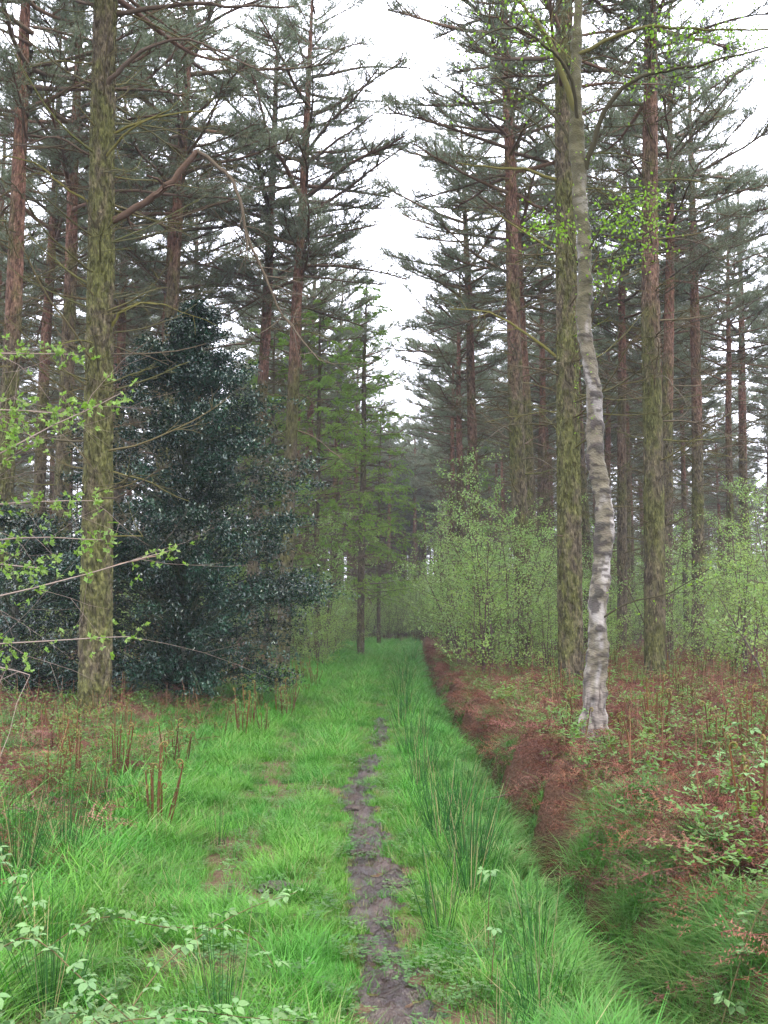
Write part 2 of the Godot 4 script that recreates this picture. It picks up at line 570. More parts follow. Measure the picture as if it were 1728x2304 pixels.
func limb_of(t: Node3D, points: Array, r0: float, r1: float, col: Color, twigs: int) -> PackedVector3Array:
	var b := Wood.new()
	var pts := curve(points)
	for k in range(1, pts.size() - 1): pts[k] += around() * minf(0.02, r0 * 0.6)
	b.tube(pts, r0, r1, 7, col)
	for k in twigs:
		var q := rng.randi_range(2, pts.size() - 1)
		var away := (pts[q] - pts[q - 1]).normalized()
		var dir := (away * rf(0.2, 0.9) + around()).normalized()
		var tp := bough(pts[q], dir, rf(0.25, 0.9), 4, rf(-0.08, 0.08), 0.2)
		b.tube(tp, r1 * 0.8, r1 * 0.3, 3, col)
		b.tube(bough(tp[2], (dir + around()).normalized(), rf(0.15, 0.4), 2, 0.0, 0.2), r1 * 0.5, r1 * 0.25, 3, col)
	part("limb", b.done(M.twig), t)
	return pts

# ---------------------------------------------------------------- the small plants
func grass_tuft(blades: int, radius: float, h: float, wide: float, droop: float) -> ArrayMesh:
	var f := Leaf.new()
	for k in blades:
		var a := rf(0, TAU)
		var r := radius * sqrt(rng.randf())
		var o := Vector3(cos(a), 0, sin(a))
		var a2 := rf(0, TAU)
		var lean := Vector3(cos(a2), 0, sin(a2))
		var l := h * rf(0.5, 1.15)
		f.blade(o * r - Vector3(0, 0.02, 0), (Vector3.UP + lean * rf(0.1, 0.65)).normalized(), lean.cross(Vector3.UP).normalized(), l, wide * rf(0.7, 1.3), lean * l * rf(0.1, droop) - Vector3(0, l * rf(0.05, droop * 0.7), 0), vary(Color(1, 1, 1), 0.22))
	return f.done(M.grass)

func rush_mesh(stems: int, h: float, spread: float) -> ArrayMesh:
	var b := Wood.new()
	for k in stems:
		var a := rf(0, TAU)
		var o := Vector3(cos(a), 0, sin(a))
		var lean := rf(0.02, 0.4) * spread
		var l := h * rf(0.5, 1.05)
		var p := bough(o * rf(0.0, 0.09) * spread - Vector3(0, 0.03, 0), Vector3.UP + o * lean, l, 4, rf(-0.04, 0.0), 0.03)
		b.tube(p, 0.0034, 0.0013, 3, vary(Color(0.02, 0.068, 0.018) if rng.randf() < 0.88 else Color(0.2, 0.19, 0.09), 0.3))
	return b.done(M.rush)

func dead_frond(length: float, pairs: int, sag: float) -> ArrayMesh:
	var f := Leaf.new()
	var line := bough(Vector3.ZERO, Vector3(1, 0.25, 0), length, 8, sag, 0.12)
	for k in 8:
		var s := Vector3(0, 0, 0.004)
		f.tri(line[k] - s, line[k + 1], line[k] + s, Color(0.9, 0.9, 0.9))
		f.tri(line[k] - s.rotated(Vector3.RIGHT, 1.5), line[k + 1], line[k] + s.rotated(Vector3.RIGHT, 1.5), Color(0.9, 0.9, 0.9))
	for k in pairs:
		var g := 0.12 + 0.86 * k / pairs
		var gi := mini(int(g * 8), 7)
		var p: Vector3 = line[gi].lerp(line[gi + 1], g * 8 - gi)
		for sd in [-1.0, 1.0]:
			if rng.randf() < 0.15: continue
			var o := Vector3(rf(0.1, 0.7), rf(-0.7, 0.35), sd).normalized()
			var l := length * 0.34 * (1.05 - g) * rf(0.6, 1.2)
			var bend := around() * l * 0.3
			var tone := vary(Color(1, 1, 1), 0.3)
			f.tri(p - Vector3(0.0015, 0, 0), p + o * l + bend, p + Vector3(0.0015, 0, 0), tone)
			var bits := int(l / 0.02)
			for h in bits:                       # shrivelled leaflets
				var q := p + (o * l + bend) * (h + 0.5) / bits
				for e in [-1.0, 1.0]:
					var od := (Vector3(e, rf(-0.9, 0.5), 0) + o * 0.4 + around() * 0.9).normalized()
					var ll: float = rf(0.4, 1.0) * 0.028 * (1.1 - float(h) / bits) + 0.006
					f.tri(q - o * 0.004, q + od * ll, q + o * 0.005, tone)
	return f.done(M.dead)

# one unrolling frond: a brown scaly stalk with a curled tip and short green side leaflets
func fiddlehead(t: Node3D, foot: Vector3, dir: Vector3, h: float, green: float) -> void:
	var b := Wood.new()
	var p := bough(foot, dir, h, 7, 0.0, 0.035)
	var brown := vary(Color(0.068, 0.036, 0.018), 0.3)
	b.tube(p, 0.0095, 0.006, 5, brown)
	var tip := p[7]
	var fwd := (p[7] - p[6]).normalized()
	var side := Vector3(fwd.z, 0, -fwd.x).normalized() if absf(fwd.y) < 0.999 else Vector3.RIGHT
	side = side.rotated(Vector3.UP, rf(0, TAU))
	var curl := PackedVector3Array()
	for k in 11:
		var a := k * 0.62
		var r := 0.030 * (1.0 - k / 13.0)
		curl.append(tip + side * (0.030 - r * cos(a)) + Vector3.UP * r * sin(a))
	b.tube(curl, 0.0075, 0.006, 5, vary(Color(0.10, 0.085, 0.03), 0.2))
	var o := part("frond", b.done(M.stalk), t)
	var f := Leaf.new()
	for k in int(14 * green):
		var q := rf(0.4, 1.0)
		var gi := mini(int(q * 7), 6)
		var at: Vector3 = p[gi].lerp(p[gi + 1], q * 7 - gi)
		var az := rf(0, TAU)
		var d2 := Vector3(cos(az), rf(0.1, 0.8), sin(az)).normalized()
		for m in 4:
			f.leaf(at + d2 * 0.02 * m, (d2 + around() * 0.7).normalized(), around().cross(d2).normalized(), rf(0.022, 0.04), 0.012, vary(Color(0.10, 0.19, 0.055), 0.25))
	if f.v.size(): part("leaflets", f.done(M.fern), o, "stuff")

func young_fern(fronds: int, h: float, green: float) -> Node3D:
	var t := Node3D.new()
	for k in fronds:
		var a := TAU * k / fronds + rf(-0.4, 0.4)
		var o := Vector3(cos(a), 0, sin(a))
		fiddlehead(t, o * rf(0.02, 0.09) - Vector3(0, 0.03, 0), Vector3.UP + o * rf(0.0, 0.28), h * rf(0.45, 1.05), green)
	return t

func trifoliate(size: float, col: Color) -> ArrayMesh:
	var f := Leaf.new()
	for a in [-1.15, 0.0, 1.15]:
		var dir := Vector3(cos(a), -0.12, sin(a)).normalized()
		var side := Vector3(-sin(a), 0, cos(a))
		var base: Vector3 = dir * size * 0.22
		var l: float = size * (1.0 if a == 0.0 else 0.82)
		var mid := base + dir * l * 0.5 + Vector3(0, -0.05 * l, 0)
		var tip := base + dir * l + Vector3(0, -0.16 * l, 0)
		var tone := vary(col, 0.12)
		for s in [-1.0, 1.0]:
			var e1: Vector3 = base + dir * l * 0.25 + side * s * l * 0.30 + Vector3(0, 0.07 * l, 0)
			var e2: Vector3 = base + dir * l * 0.6 + side * s * l * 0.31 + Vector3(0, 0.04 * l, 0)
			var e3: Vector3 = base + dir * l * 0.85 + side * s * l * 0.14 + Vector3(0, -0.06 * l, 0)
			f.tri(base, e1, mid, tone); f.tri(e1, e2, mid, tone); f.tri(e2, e3, mid, tone); f.tri(e3, tip, mid, tone)
		f.tri(Vector3.ZERO, base + side * 0.002, base - side * 0.002, tone)
	return f.done(M.bramble)

func bramble(called: String, points: Array, leaf_every: float, leaves: Array, label: String, from := 0.0) -> void:
	var t := thing(called, points[0], label, "bramble", "")
	var local := []
	for p in points: local.append(p - points[0])
	var pts := curve(local)
	var b := Wood.new()
	b.tube(pts, 0.0036, 0.0016, 5, Color(0.085, 0.07, 0.035))
	part("cane", b.done(M.stalk), t)
	var since := 0.0
	for k in range(1, pts.size()):
		since += pts[k].distance_to(pts[k - 1])
		while since > leaf_every:
			since -= leaf_every * rf(0.7, 1.3)
			if float(k) / pts.size() < from: continue
			var side := around()
			side = Vector3(side.x, absf(side.y) * 0.8 + 0.15, side.z).normalized()
			var o := part("leaf", leaves[rng.randi() % leaves.size()], t)
			o.position = pts[k] + side * rf(0.01, 0.05) + around() * 0.02
			o.basis = Basis(Vector3.UP, rf(0, TAU)) * Basis(Vector3.RIGHT, rf(-0.5, 0.5)) * Basis(Vector3.BACK, rf(-0.5, 0.3))
			o.scale = Vector3.ONE * rf(0.7, 1.25)

# ================================================================ the scene
func _ready() -> void:
	rng.seed = 20240511
	noise.seed = 3
	noise.frequency = 0.02
	noise.fractal_octaves = 3

	# ---- camera
	var cam := Camera3D.new()
	cam.name = "camera"
	cam.fov = 49.0
	cam.near = 0.05
	cam.far = 600.0
	cam.position = Vector3(0, 1.6, 0)
	cam.rotation_degrees = Vector3(5.4, 0, 0)
	add_child(cam)
	cam.current = true
	# ---- overcast daylight
	var sky_mat := ProceduralSkyMaterial.new()
	sky_mat.sky_top_color = Color(0.93, 0.94, 1.0)
	sky_mat.sky_horizon_color = Color(0.90, 0.91, 0.97)
	sky_mat.sky_curve = 0.3
	sky_mat.ground_bottom_color = Color(0.12, 0.12, 0.1)
	sky_mat.ground_horizon_color = Color(0.3, 0.32, 0.3)
	var env := Environment.new()
	env.background_mode = Environment.BG_SKY
	env.sky = Sky.new()
	env.sky.sky_material = sky_mat
	env.tonemap_mode = Environment.TONE_MAPPER_LINEAR
	env.tonemap_exposure = 7.6
	env.fog_enabled = true
	env.fog_density = 0.0005
	env.fog_light_color = Color(0.93, 0.95, 1.0)
	env.sdfgi_enabled = true
	env.ssao_enabled = true
	env.ssil_enabled = true
	var we := WorldEnvironment.new()
	we.name = "environment"
	we.environment = env
	add_child(we)
	var sun := DirectionalLight3D.new()
	sun.name = "sun"
	sun.light_energy = 0.3
	sun.light_angular_distance = 40.0
	sun.light_color = Color(1.0, 0.98, 0.94)
	sun.shadow_enabled = true
	sun.rotation_degrees = Vector3(-68, 25, 0)
	add_child(sun)

	materials()
	build_ground()
	build_trees()
	build_shrubs()
	build_floor_plants()
	build_details()

func build_ground() -> void:
	var xs := []
	var x := 0.0
	while x < 140.0:
		xs.append(x)
		x += 0.05 if x < 3.0 else maxf(0.05, (x - 3.0) * 0.09 + 0.05)
	var cols := []
	for k in range(xs.size() - 1, 0, -1): cols.append(-xs[k])
	cols.append_array(xs)
	var rows := []
	var d := -25.0
	while d < 260.0:
		rows.append(d)
		d += 1.5 if d < 1.5 else (0.06 if d < 14.0 else 0.06 + (d - 14.0) * 0.02)
	var b := Wood.new()
	var w := cols.size()
	for r in rows.size():
		for c in w:
			var px: float = cols[c]
			var dd: float = rows[r]
			var y := height(px, dd)
			b.v.append(Vector3(px, y, -dd))
			var u := px - lane(dd)
			var grassy := smoothstep(-3.0, -2.3, u) * (1.0 - smoothstep(0.85, 1.2, u))
			var spot := noise.get_noise_2d(px * 90.0, dd * 90.0)
			var col := Color(0.075, 0.042, 0.03) * (1.0 + 0.7 * spot)
			col = col.lerp(Color(0.055, 0.075, 0.022) * (1.0 + 0.5 * spot), grassy)
			var bare := smoothstep(0.12, 0.4, noise.get_noise_2d(px * 60.0 + 200.0, dd * 45.0) + 0.25 * exp(-pow((u + 1.15) / 0.3, 2.0)))
			col = col.lerp(Color(0.085, 0.055, 0.042), bare * grassy)
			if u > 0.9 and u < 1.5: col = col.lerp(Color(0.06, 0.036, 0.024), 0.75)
			b.c.append(col)
	for r in rows.size() - 1:
		for c in w - 1:
			var p := r * w + c
			b.i.append(p); b.i.append(p + w); b.i.append(p + w + 1)
			b.i.append(p); b.i.append(p + w + 1); b.i.append(p + 1)
	b.t.resize(b.v.size())
	b.n.resize(b.v.size())
	for r in rows.size():
		for c in w:
			var p := r * w + c
			var ex := b.v[r * w + mini(c + 1, w - 1)] - b.v[r * w + maxi(c - 1, 0)]
			var ez := b.v[mini(r + 1, rows.size() - 1) * w + c] - b.v[maxi(r - 1, 0) * w + c]
			b.n[p] = ex.cross(ez).normalized()
	var g := part("ground", b.done(M.soil), self)
	tag(g, "brown leaf-littered woodland floor with a grassy lane and ditch", "ground", "", "structure")
	# the bare, hoof-churned mud of the track
	var m := Wood.new()
	var n := 15
	d = 2.2
	var count := 0
	while d < 24.0:
		var hw := mud_width(d) + 0.07
		for k in n:
			var f := -1.0 + 2.0 * k / (n - 1)
			var px := lane(d) + rut(d) + f * hw
			var churn := 0.06 * noise.get_noise_2d(px * 330.0, d * 240.0) + 0.02 * noise.get_noise_2d(px * 900.0, d * 900.0 + 70.0)
			m.v.append(Vector3(px, height(px, d) + 0.022 * (1.0 - f * f) + churn * (1.0 - f * f * 0.6) - 0.02 * f * f * f * f - (0.05 if mud_width(d) < 0.02 else 0.0), -d))
			var wet := smoothstep(-0.2, 0.35, noise.get_noise_2d(px * 110.0, d * 70.0 + 31.0))
			m.c.append(Color(0.017, 0.0105, 0.0078).lerp(Color(0.034, 0.022, 0.0175), wet) * (1.0 + 0.35 * noise.get_noise_2d(px * 600.0, d * 600.0)))
		count += 1
		d += 0.02 if d < 9.0 else 0.05
	for r in count - 1:
		for k in n - 1:
			var p := r * n + k
			m.i.append(p); m.i.append(p + n); m.i.append(p + n + 1)
			m.i.append(p); m.i.append(p + n + 1); m.i.append(p + 1)
	m.t.resize(m.v.size())
	m.n.resize(m.v.size())
	for r in count:
		for k in n:
			var ex := m.v[r * n + mini(k + 1, n - 1)] - m.v[r * n + maxi(k - 1, 0)]
			var ez := m.v[mini(r + 1, count - 1) * n + k] - m.v[maxi(r - 1, 0) * n + k]
			m.n[r * n + k] = ex.cross(ez).normalized()
	tag(part("muddy_path", m.done(M.mud), self), "narrow churned muddy track down the middle of the grass", "path", "", "structure")

func build_trees() -> void:
	# -- six kinds of plantation pine, reused along the rows
	var kinds := []
	var spec := [[19.5, 0.215, 11.4, 3.1, 0.10, 3.2, 0.85], [18.5, 0.19, 10.4, 2.9, 0.02, 2.6, 0.9], [20.5, 0.225, 12.0, 3.5, 0.16, 3.0, 0.8], [18.0, 0.165, 10.4, 2.7, -0.05, 2.4, 0.9], [20.0, 0.205, 10.8, 3.3, 0.08, 2.8, 0.9]]
	for s in spec: kinds.append(pine_kind(s[0], s[1], s[2], s[3], s[4], s[5], s[6]))

	# -- the mossy pine beside the holly, with its snapped, arching limb
	var at := gnd(-4.08, 16.0)
	var t := thing("pine_tree", at, "thick mossy pine in front of the holly, one snapped limb arching over", "tree")
	part("trunk", trunk([Vector4(0, -0.3, 0, 0.255), Vector4(0.0, 0.8, 0, 0.245), Vector4(-0.01, 2.4, 0, 0.23), Vector4(-0.04, 4.4, 0, 0.215), Vector4(-0.05, 6.4, 0, 0.205), Vector4(-0.08, 8.4, 0, 0.19), Vector4(-0.08, 10.5, 0, 0.18), Vector4(-0.02, 14.0, 0, 0.13), Vector4(0, 19.0, 0, 0.02)], 84, 0.03, "pine", 0.24, 15.0, 11.0), t)
	var o := Vector3(-4.08, at.y, 0)
	var mossy := Color(0.11, 0.105, 0.035)
	var red := Color(0.15, 0.085, 0.06)
	limb_of(t, [v(-4.05, 7.38, 0) - o, v(-3.46, 7.63, 0.15) - o, v(-3.06, 7.91, 0.25) - o, v(-2.71, 8.33, 0.3) - o], 0.056, 0.04, Color(0.085, 0.055, 0.042), 3)
	limb_of(t, [v(-2.71, 8.34, 0.3) - o, v(-2.38, 8.08, 0.3) - o, v(-2.12, 7.72, 0.35) - o, v(-1.95, 7.03, 0.3) - o, v(-1.72, 6.5, 0.25) - o, v(-1.45, 5.93, 0.2) - o, v(-0.94, 5.3, 0.1) - o], 0.03, 0.011, Color(0.085, 0.068, 0.048), 40)
	limb_of(t, [v(-4.08, 9.43, 0.1) - o, v(-3.71, 9.72, 0.3) - o, v(-3.3, 9.9, 0.4) - o, v(-2.82, 9.9, 0.5) - o, v(-1.85, 9.43, 0.6) - o], 0.04, 0.010, DEAD_BARK, 9)
	limb_of(t, [v(-3.98, 10.59, 0) - o, v(-2.97, 10.67, 0.1) - o, v(-2.14, 10.59, 0.2) - o, v(-1.31, 10.53, 0.3) - o], 0.04, 0.012, DEAD_BARK, 9)
	limb_of(t, [v(-4.0, 8.72, 0) - o, v(-3.42, 8.86, 0.2) - o, v(-2.39, 8.88, 0.5) - o], 0.024, 0.008, mossy, 6)
	limb_of(t, [v(-4.09, 8.3, 0.1) - o, v(-3.62, 8.58, 0.5) - o, v(-3.01, 8.72, 0.8) - o], 0.022, 0.007, mossy, 6)
	limb_of(t, [v(-3.98, 5.72, 0) - o, v(-3.82, 5.99, 0.1) - o, v(-3.5, 6.1, 0.2) - o, v(-3.1, 6.05, 0.3) - o], 0.026, 0.008, mossy, 5)
	limb_of(t, [v(-3.95, 2.32, 0) - o, v(-3.49, 2.41, 0.2) - o, v(-3.15, 2.48, 0.3) - o], 0.012, 0.007, Color(0.2, 0.14, 0.1), 0)
	limb_of(t, [v(-3.95, 2.77, 0) - o, v(-3.4, 2.75, 0.2) - o], 0.010, 0.006, mossy, 1)
	limb_of(t, [v(-4.2, 7.6, 0) - o, v(-4.69, 7.87, 0.2) - o, v(-5.04, 8.15, 0.3) - o, v(-5.6, 8.2, 0.5) - o], 0.02, 0.007, mossy, 8)
	limb_of(t, [v(-4.2, 8.3, 0) - o, v(-4.78, 8.58, 0.2) - o, v(-5.3, 8.51, 0.1) - o, v(-6.1, 8.7, 0) - o], 0.02, 0.006, DEAD_BARK, 8)
	var b := Wood.new()
	for k in 74:
		var y := rf(3.0, 11.0)
		dead_branch(b, Vector3(-0.06, y, 0), rf(0, TAU), rf(0.6, 2.4), rf(0.012, 0.022), rf(-0.15, 0.4), rf(0.2, 1.0), 6)
	var f := Leaf.new()
	pine_crown(b, f, 10.6, 19.0, func(_y): return 0.2, 3.2, 0.5)
	part("branchwork", b.done(M.twig), t, "stuff")
	part("crown", f.done(M.needle), t)

	# -- the stout pine standing behind the birch
	at = gnd(3.25, 19.7)
	t = thing("pine_tree", at, "stout straight pine with grey-green bark directly behind the white birch", "tree")
	part("trunk", trunk([Vector4(0, -0.3, 0, 0.25), Vector4(0, 1.0, 0, 0.23), Vector4(0.02, 4.9, 0, 0.215), Vector4(0.03, 8.3, 0, 0.20), Vector4(0.06, 12.6, 0, 0.165), Vector4(0.1, 16.0, 0, 0.09), Vector4(0.1, 19.0, 0, 0.02)], 84, 0.035, "pine", 0.24, 12.5, 77.0), t)
	o = Vector3(3.25, at.y, 0)
	limb_of(t, [v(3.2, 9.48, 0) - o, v(2.52, 9.62, 0.2) - o, v(1.93, 9.6, 0.3) - o, v(1.3, 9.7, 0.3) - o], 0.036, 0.008, mossy, 10)
	limb_of(t, [v(3.2, 8.1, 0) - o, v(2.43, 8.55, 0.1) - o, v(2.01, 8.81, 0.2) - o], 0.028, 0.009, mossy, 7)
	limb_of(t, [v(3.2, 6.15, 0) - o, v(2.41, 6.8, -0.1) - o, v(1.91, 7.1, -0.2) - o, v(1.2, 7.2, -0.3) - o], 0.03, 0.009, mossy, 9)
	limb_of(t, [v(3.2, 3.0, 0.1) - o, v(3.0, 3.05, 0.2) - o], 0.016, 0.012, DEAD_BARK, 0)
	b = Wood.new()
	for k in 62:
		dead_branch(b, Vector3(0.03, rf(4.0, 12.0), 0), rf(0, TAU), rf(0.6, 2.5), rf(0.013, 0.024), rf(-0.15, 0.4), rf(0.2, 1.0), 6)
	f = Leaf.new()
	pine_crown(b, f, 11.0, 19.5, func(_y): return 0.2, 3.2, 0.5)
	part("branchwork", b.done(M.twig), t, "stuff")
	part("crown", f.done(M.needle), t)

	# -- the white birch
	at = gnd(1.97, 10.7)
	t = thing("birch_tree", at, "crooked white-barked birch with dark scars and fresh green leaves", "tree")
	t.scale = Vector3.ONE * 0.915
	o = Vector3(2.16, 0.3, 0)
	part("trunk", trunk([Vector4(0, -0.25, 0, 0.165), Vector4(0.0, 0.3, 0, 0.138), Vector4(0.06, 0.9, 0, 0.115), Vector4(0.08, 1.5, 0, 0.1), Vector4(0.15, 2.2, 0.03, 0.094), Vector4(0.12, 2.65, 0.03, 0.092), Vector4(0.06, 3.1, 0.02, 0.088), Vector4(0.06, 3.65, 0.02, 0.083), Vector4(-0.03, 4.4, 0, 0.084), Vector4(-0.01, 5.1, 0, 0.08), Vector4(-0.05, 5.9, -0.03, 0.073), Vector4(-0.07, 6.95, -0.03, 0.062), Vector4(-0.02, 8.2, 0, 0.05), Vector4(0.05, 9.6, 0, 0.04), Vector4(0.12, 11.5, 0.05, 0.012)], 72, 0.016, "birch", 0.0, 60.0, 23.0), t)
	var black := Color(0.045, 0.042, 0.026)
	var sprays := []
	sprays.append(limb_of(t, [v(2.18, 6.4, 0) - o, v(2.36, 6.96, 0.2) - o, v(2.71, 7.3, 0.3) - o, v(3.07, 7.35, 0.35) - o, v(3.57, 7.43, 0.4) - o, v(4.4, 7.6, 0.6) - o], 0.032, 0.007, black, 9))
	sprays.append(limb_of(t, [v(2.1, 7.0, 0) - o, v(1.82, 7.7, 0.1) - o, v(1.57, 8.06, 0.2) - o, v(1.25, 8.4, 0.3) - o], 0.036, 0.012, Color(0.09, 0.085, 0.035), 6))
	sprays.append(limb_of(t, [v(2.12, 6.9, 0) - o, v(1.94, 7.38, 0.3) - o, v(1.61, 7.59, 0.5) - o, v(1.36, 7.67, 0.6) - o, v(1.06, 7.54, 0.7) - o, v(0.76, 7.2, 0.8) - o], 0.022, 0.005, black, 9))
	sprays.append(limb_of(t, [v(2.12, 6.5, 0) - o, v(1.76, 7.25, -0.2) - o, v(1.26, 7.5, -0.3) - o, v(0.9, 7.45, -0.3) - o], 0.018, 0.005, black, 7))
	sprays.append(limb_of(t, [v(2.2, 4.75, 0) - o, v(2.36, 5.12, 0.1) - o, v(2.43, 5.42, 0.15) - o, v(2.68, 5.57, 0.2) - o, v(2.95, 5.7, 0.3) - o], 0.016, 0.005, black, 6))
	sprays.append(limb_of(t, [v(2.12, 7.7, 0) - o, v(2.73, 7.88, 0.2) - o, v(3.18, 7.83, 0.3) - o, v(3.68, 7.75, 0.4) - o, v(4.4, 7.7, 0.5) - o], 0.024, 0.007, Color(0.09, 0.085, 0.035), 8))
	sprays.append(limb_of(t, [v(2.12, 5.4, 0) - o, v(2.45, 5.88, 0.25) - o, v(2.84, 5.98, 0.4) - o], 0.012, 0.005, black, 5))
	sprays.append(limb_of(t, [v(2.1, 5.3, 0) - o, v(1.85, 5.75, 0.25) - o, v(1.55, 5.7, 0.4) - o], 0.010, 0.004, black, 4))
	sprays.append(limb_of(t, [v(2.25, 8.3, 0) - o, v(2.9, 8.8, 0.3) - o, v(3.6, 8.7, 0.6) - o, v(4.2, 8.2, 0.8) - o], 0.024, 0.006, black, 7))
	sprays.append(limb_of(t, [v(2.2, 1.55, 0.05) - o, v(2.5, 1.75, 0.2) - o, v(2.9, 1.85, 0.3) - o, v(3.3, 2.1, 0.4) - o], 0.012, 0.004, black, 5))
	f = Leaf.new()
	var amount := [200, 220, 100, 80, 240, 480, 360, 200, 620, 40]
	for k in sprays.size():
		var line: PackedVector3Array = sprays[k]
		for q in amount[k]:
			var ix := rng.randi_range(line.size() / 3, line.size() - 1)
			var p: Vector3 = line[ix] + around() * rf(0.02, 0.34) + Vector3(0, -0.08, 0)
			var dn := (around() + Vector3(0, -0.6, 0)).normalized()
			f.leaf(p, dn, dn.cross(around()).normalized(), rf(0.03, 0.05), rf(0.022, 0.034), vary(Color(0.16, 0.27, 0.035), 0.22))
	for q in 1800:
		var p := Vector3(rf(-1.6, 2.2), rf(8.2, 11.8), rf(-1.6, 1.6))
		var dn := (around() + Vector3(0, -0.6, 0)).normalized()
		f.leaf(p, dn, dn.cross(around()).normalized(), rf(0.03, 0.05), 0.03, vary(Color(0.16, 0.27, 0.035), 0.22))
	for q in 260:                                    # epicormic shoots hugging the upper stem
		var y := rf(3.2, 8.2)
		var a := rf(0, TAU)
		f.leaf(Vector3(cos(a) * 0.13, y, sin(a) * 0.13), around(), around().normalized(), rf(0.02, 0.035), 0.02, vary(Color(0.14, 0.23, 0.035), 0.2))
	part("crown", f.done(M.fresh), t)

	# -- single pines that can be told apart: [x, d, kind, size, lean x, label]
	var row := [
		[-7.7, 22.6, 0, 1.0, 0.022, "leaning red-barked pine standing furthest from the lane beside the small holly"],
		[-7.56, 26.0, 2, 0.92, 0.006, "upright pine behind the snapped-limb pine, dark branches up its whole stem"],
		[-5.79, 28.0, 2, 0.98, 0.043, "pine rising behind the big holly and leaning towards the lane"],
		[-3.9, 33.0, 4, 1.02, 0.032, "slender orange-topped pine behind the big holly's lane side"],
		[-2.79, 31.0, 4, 1.02, 0.042, "pine at the lane edge past the holly, thick with bare dead branches"],
		[-3.5, 43.0, 1, 0.95, 0.01, "pine half hidden behind the one thick with dead branches"],
		[3.38, 27.0, 2, 0.98, -0.02, "forked pine by the ditch among the green saplings"],
		[5.25, 22.0, 2, 1.0, 0.022, "broad brown-footed pine beyond the stout one behind the birch"],
		[7.5, 30.0, 1, 1.0, 0.022, "narrow mossy pine close behind the broad brown-footed one"],
		[9.13, 33.0, 0, 0.95, 0.02, "dark pine with many side stubs above the saplings"],
		[12.88, 42.0, 3, 1.0, 0.02, "thin pole-like pine standing apart against the sky"],
		[7.53, 36.0, 3, 1.08, 0.028, "red-stemmed pine seen past the birch"],
		[3.35, 39.0, 2, 0.95, -0.025, "slim pale pine further along the ditch past the forked one"],
		[3.2, 48.0, 1, 0.95, 0.010, "front pine of the close pair at the lane edge"],
		[3.21, 55.0, 3, 0.95, 0.020, "rear pine of the close pair at the lane edge"],
		[7.08, 52.0, 3, 1.0, 0.02, "thin red pine behind the forked one"],
		[7.3, 40.0, 0, 1.05, -0.045, "tall pine leaning back over the lane behind the stout one"],
		[-6.6, 33.0, 4, 1.0, 0.02, "pine with a reddish stem deep behind the big holly"],
		[-9.6, 31.0, 4, 0.95, 0.02, "pine deep in the wood behind the small holly"],
		[-3.6, 48.0, 4, 1.0, 0.03, "bushy-crowned pine just past the grey-stemmed larch"],
		[4.6, 34.0, 4, 1.0, -0.03, "bushy-crowned pine leaning over the ditch behind the sapling thicket"],
		[-2.6, 58.0, 0, 1.0, 0.02, "pine where the lane narrows beyond the larches"],
		[4.4, 61.0, 2, 0.95, -0.02, "mossy pine beyond the close pair at the lane edge"],
		[-1.9, 70.0, 2, 0.95, 0.015, "pine standing at the bend on the larch side"],
		[4.6, 76.0, 4, 1.0, -0.01, "pine standing at the bend opposite the larches"],
	]
	var spots := []
	for r in row:
		spots.append(Vector2(r[0], r[1]))
		dress(kinds[r[2]], "pine_tree", gnd(r[0], r[1]), rf(0, TAU), r[3], Vector2(r[4], rf(-0.01, 0.01)), r[5], "")
	# -- larches with fresh needles over the lane
	var lk := [larch_kind(16.0, 0.17), larch_kind(13.0, 0.12)]
	var lr := [[-0.95, 46.0, 0, 1.0, "larch with a grey stem at the lane edge, fresh green sprays hanging"], [-2.4, 52.0, 1, 1.0, "smaller larch in pale green leaf behind the grey-stemmed larch"], [-4.2, 40.0, 1, 0.95, "young larch in fresh green between the pines past the holly"], [-0.3, 66.0, 1, 1.1, "far larch where the lane bends out of sight"], [5.2, 70.0, 0, 0.95, "far larch across the lane from the bend"], [-2.3, 38.5, 1, 1.0, "larch in fresh green beside the dead-branched pine"]]
	for r in lr:
		spots.append(Vector2(r[0], r[1]))
		dress(lk[r[2]], "larch_tree", gnd(r[0], r[1]), rf(0, TAU), r[3], Vector2(0.015, 0), r[4], "")
	spots.append_array([Vector2(-4.08, 16), Vector2(3.25, 19.7), Vector2(2.16, 11.7), Vector2(-3.7, 19.6), Vector2(-6.2, 20.5)])
	# -- the ranks of the plantation behind
	var total := 0
	var d := -8.0
	while d < 92.0:
		var reach := clampf(0.36 * d + 4.0, 11.0, 36.0)
		var gap := 4.6
		var x := -reach
		while x < reach:
			var px := x + rf(-1.2, 1.2)
			var pd := d + rf(-1.5, 1.5)
			x += gap
			var side := px - lane(pd)
			var keep := absf(side) > (3.3 if pd > 50.0 else 4.6) and pd < 92.0 - absf(side) * 0.55 and rng.randf() < 0.95
			if pd < 21.0 and absf(px) < 0.345 * pd + 1.3: keep = false
			if pd < 12.0 and (absf(px) < 5.5 or rng.randf() < 0.4): keep = false
			for s in spots:
				if s.distance_to(Vector2(px, pd)) < 2.3: keep = false
			if not keep or total > 285: continue
			spots.append(Vector2(px, pd))
			total += 1
			var q := rng.randi() % 5
			var flank := "on the ditch side" if side > 0 else "on the holly side"
			var depth := "beside the lane's start" if pd < 21.0 else ("in the first ranks behind the lane-side pines" if pd < 45.0 else ("in the middle ranks" if pd < 70.0 else "in the hazy far ranks"))
			var look: String = ["mossy-footed pine", "slim grey-brown pine", "thick mossy pine", "thin reddish pine", "straight brown pine"][q]
			dress(kinds[q], "pine_tree", gnd(px, pd), rf(0, TAU), rf(0.8, 1.1), Vector2(rf(-0.02, 0.02), rf(-0.02, 0.02)), "%s %s %s" % [look, flank, depth], "pines deep in the plantation")
		d += gap
	print("fill pines ", total)
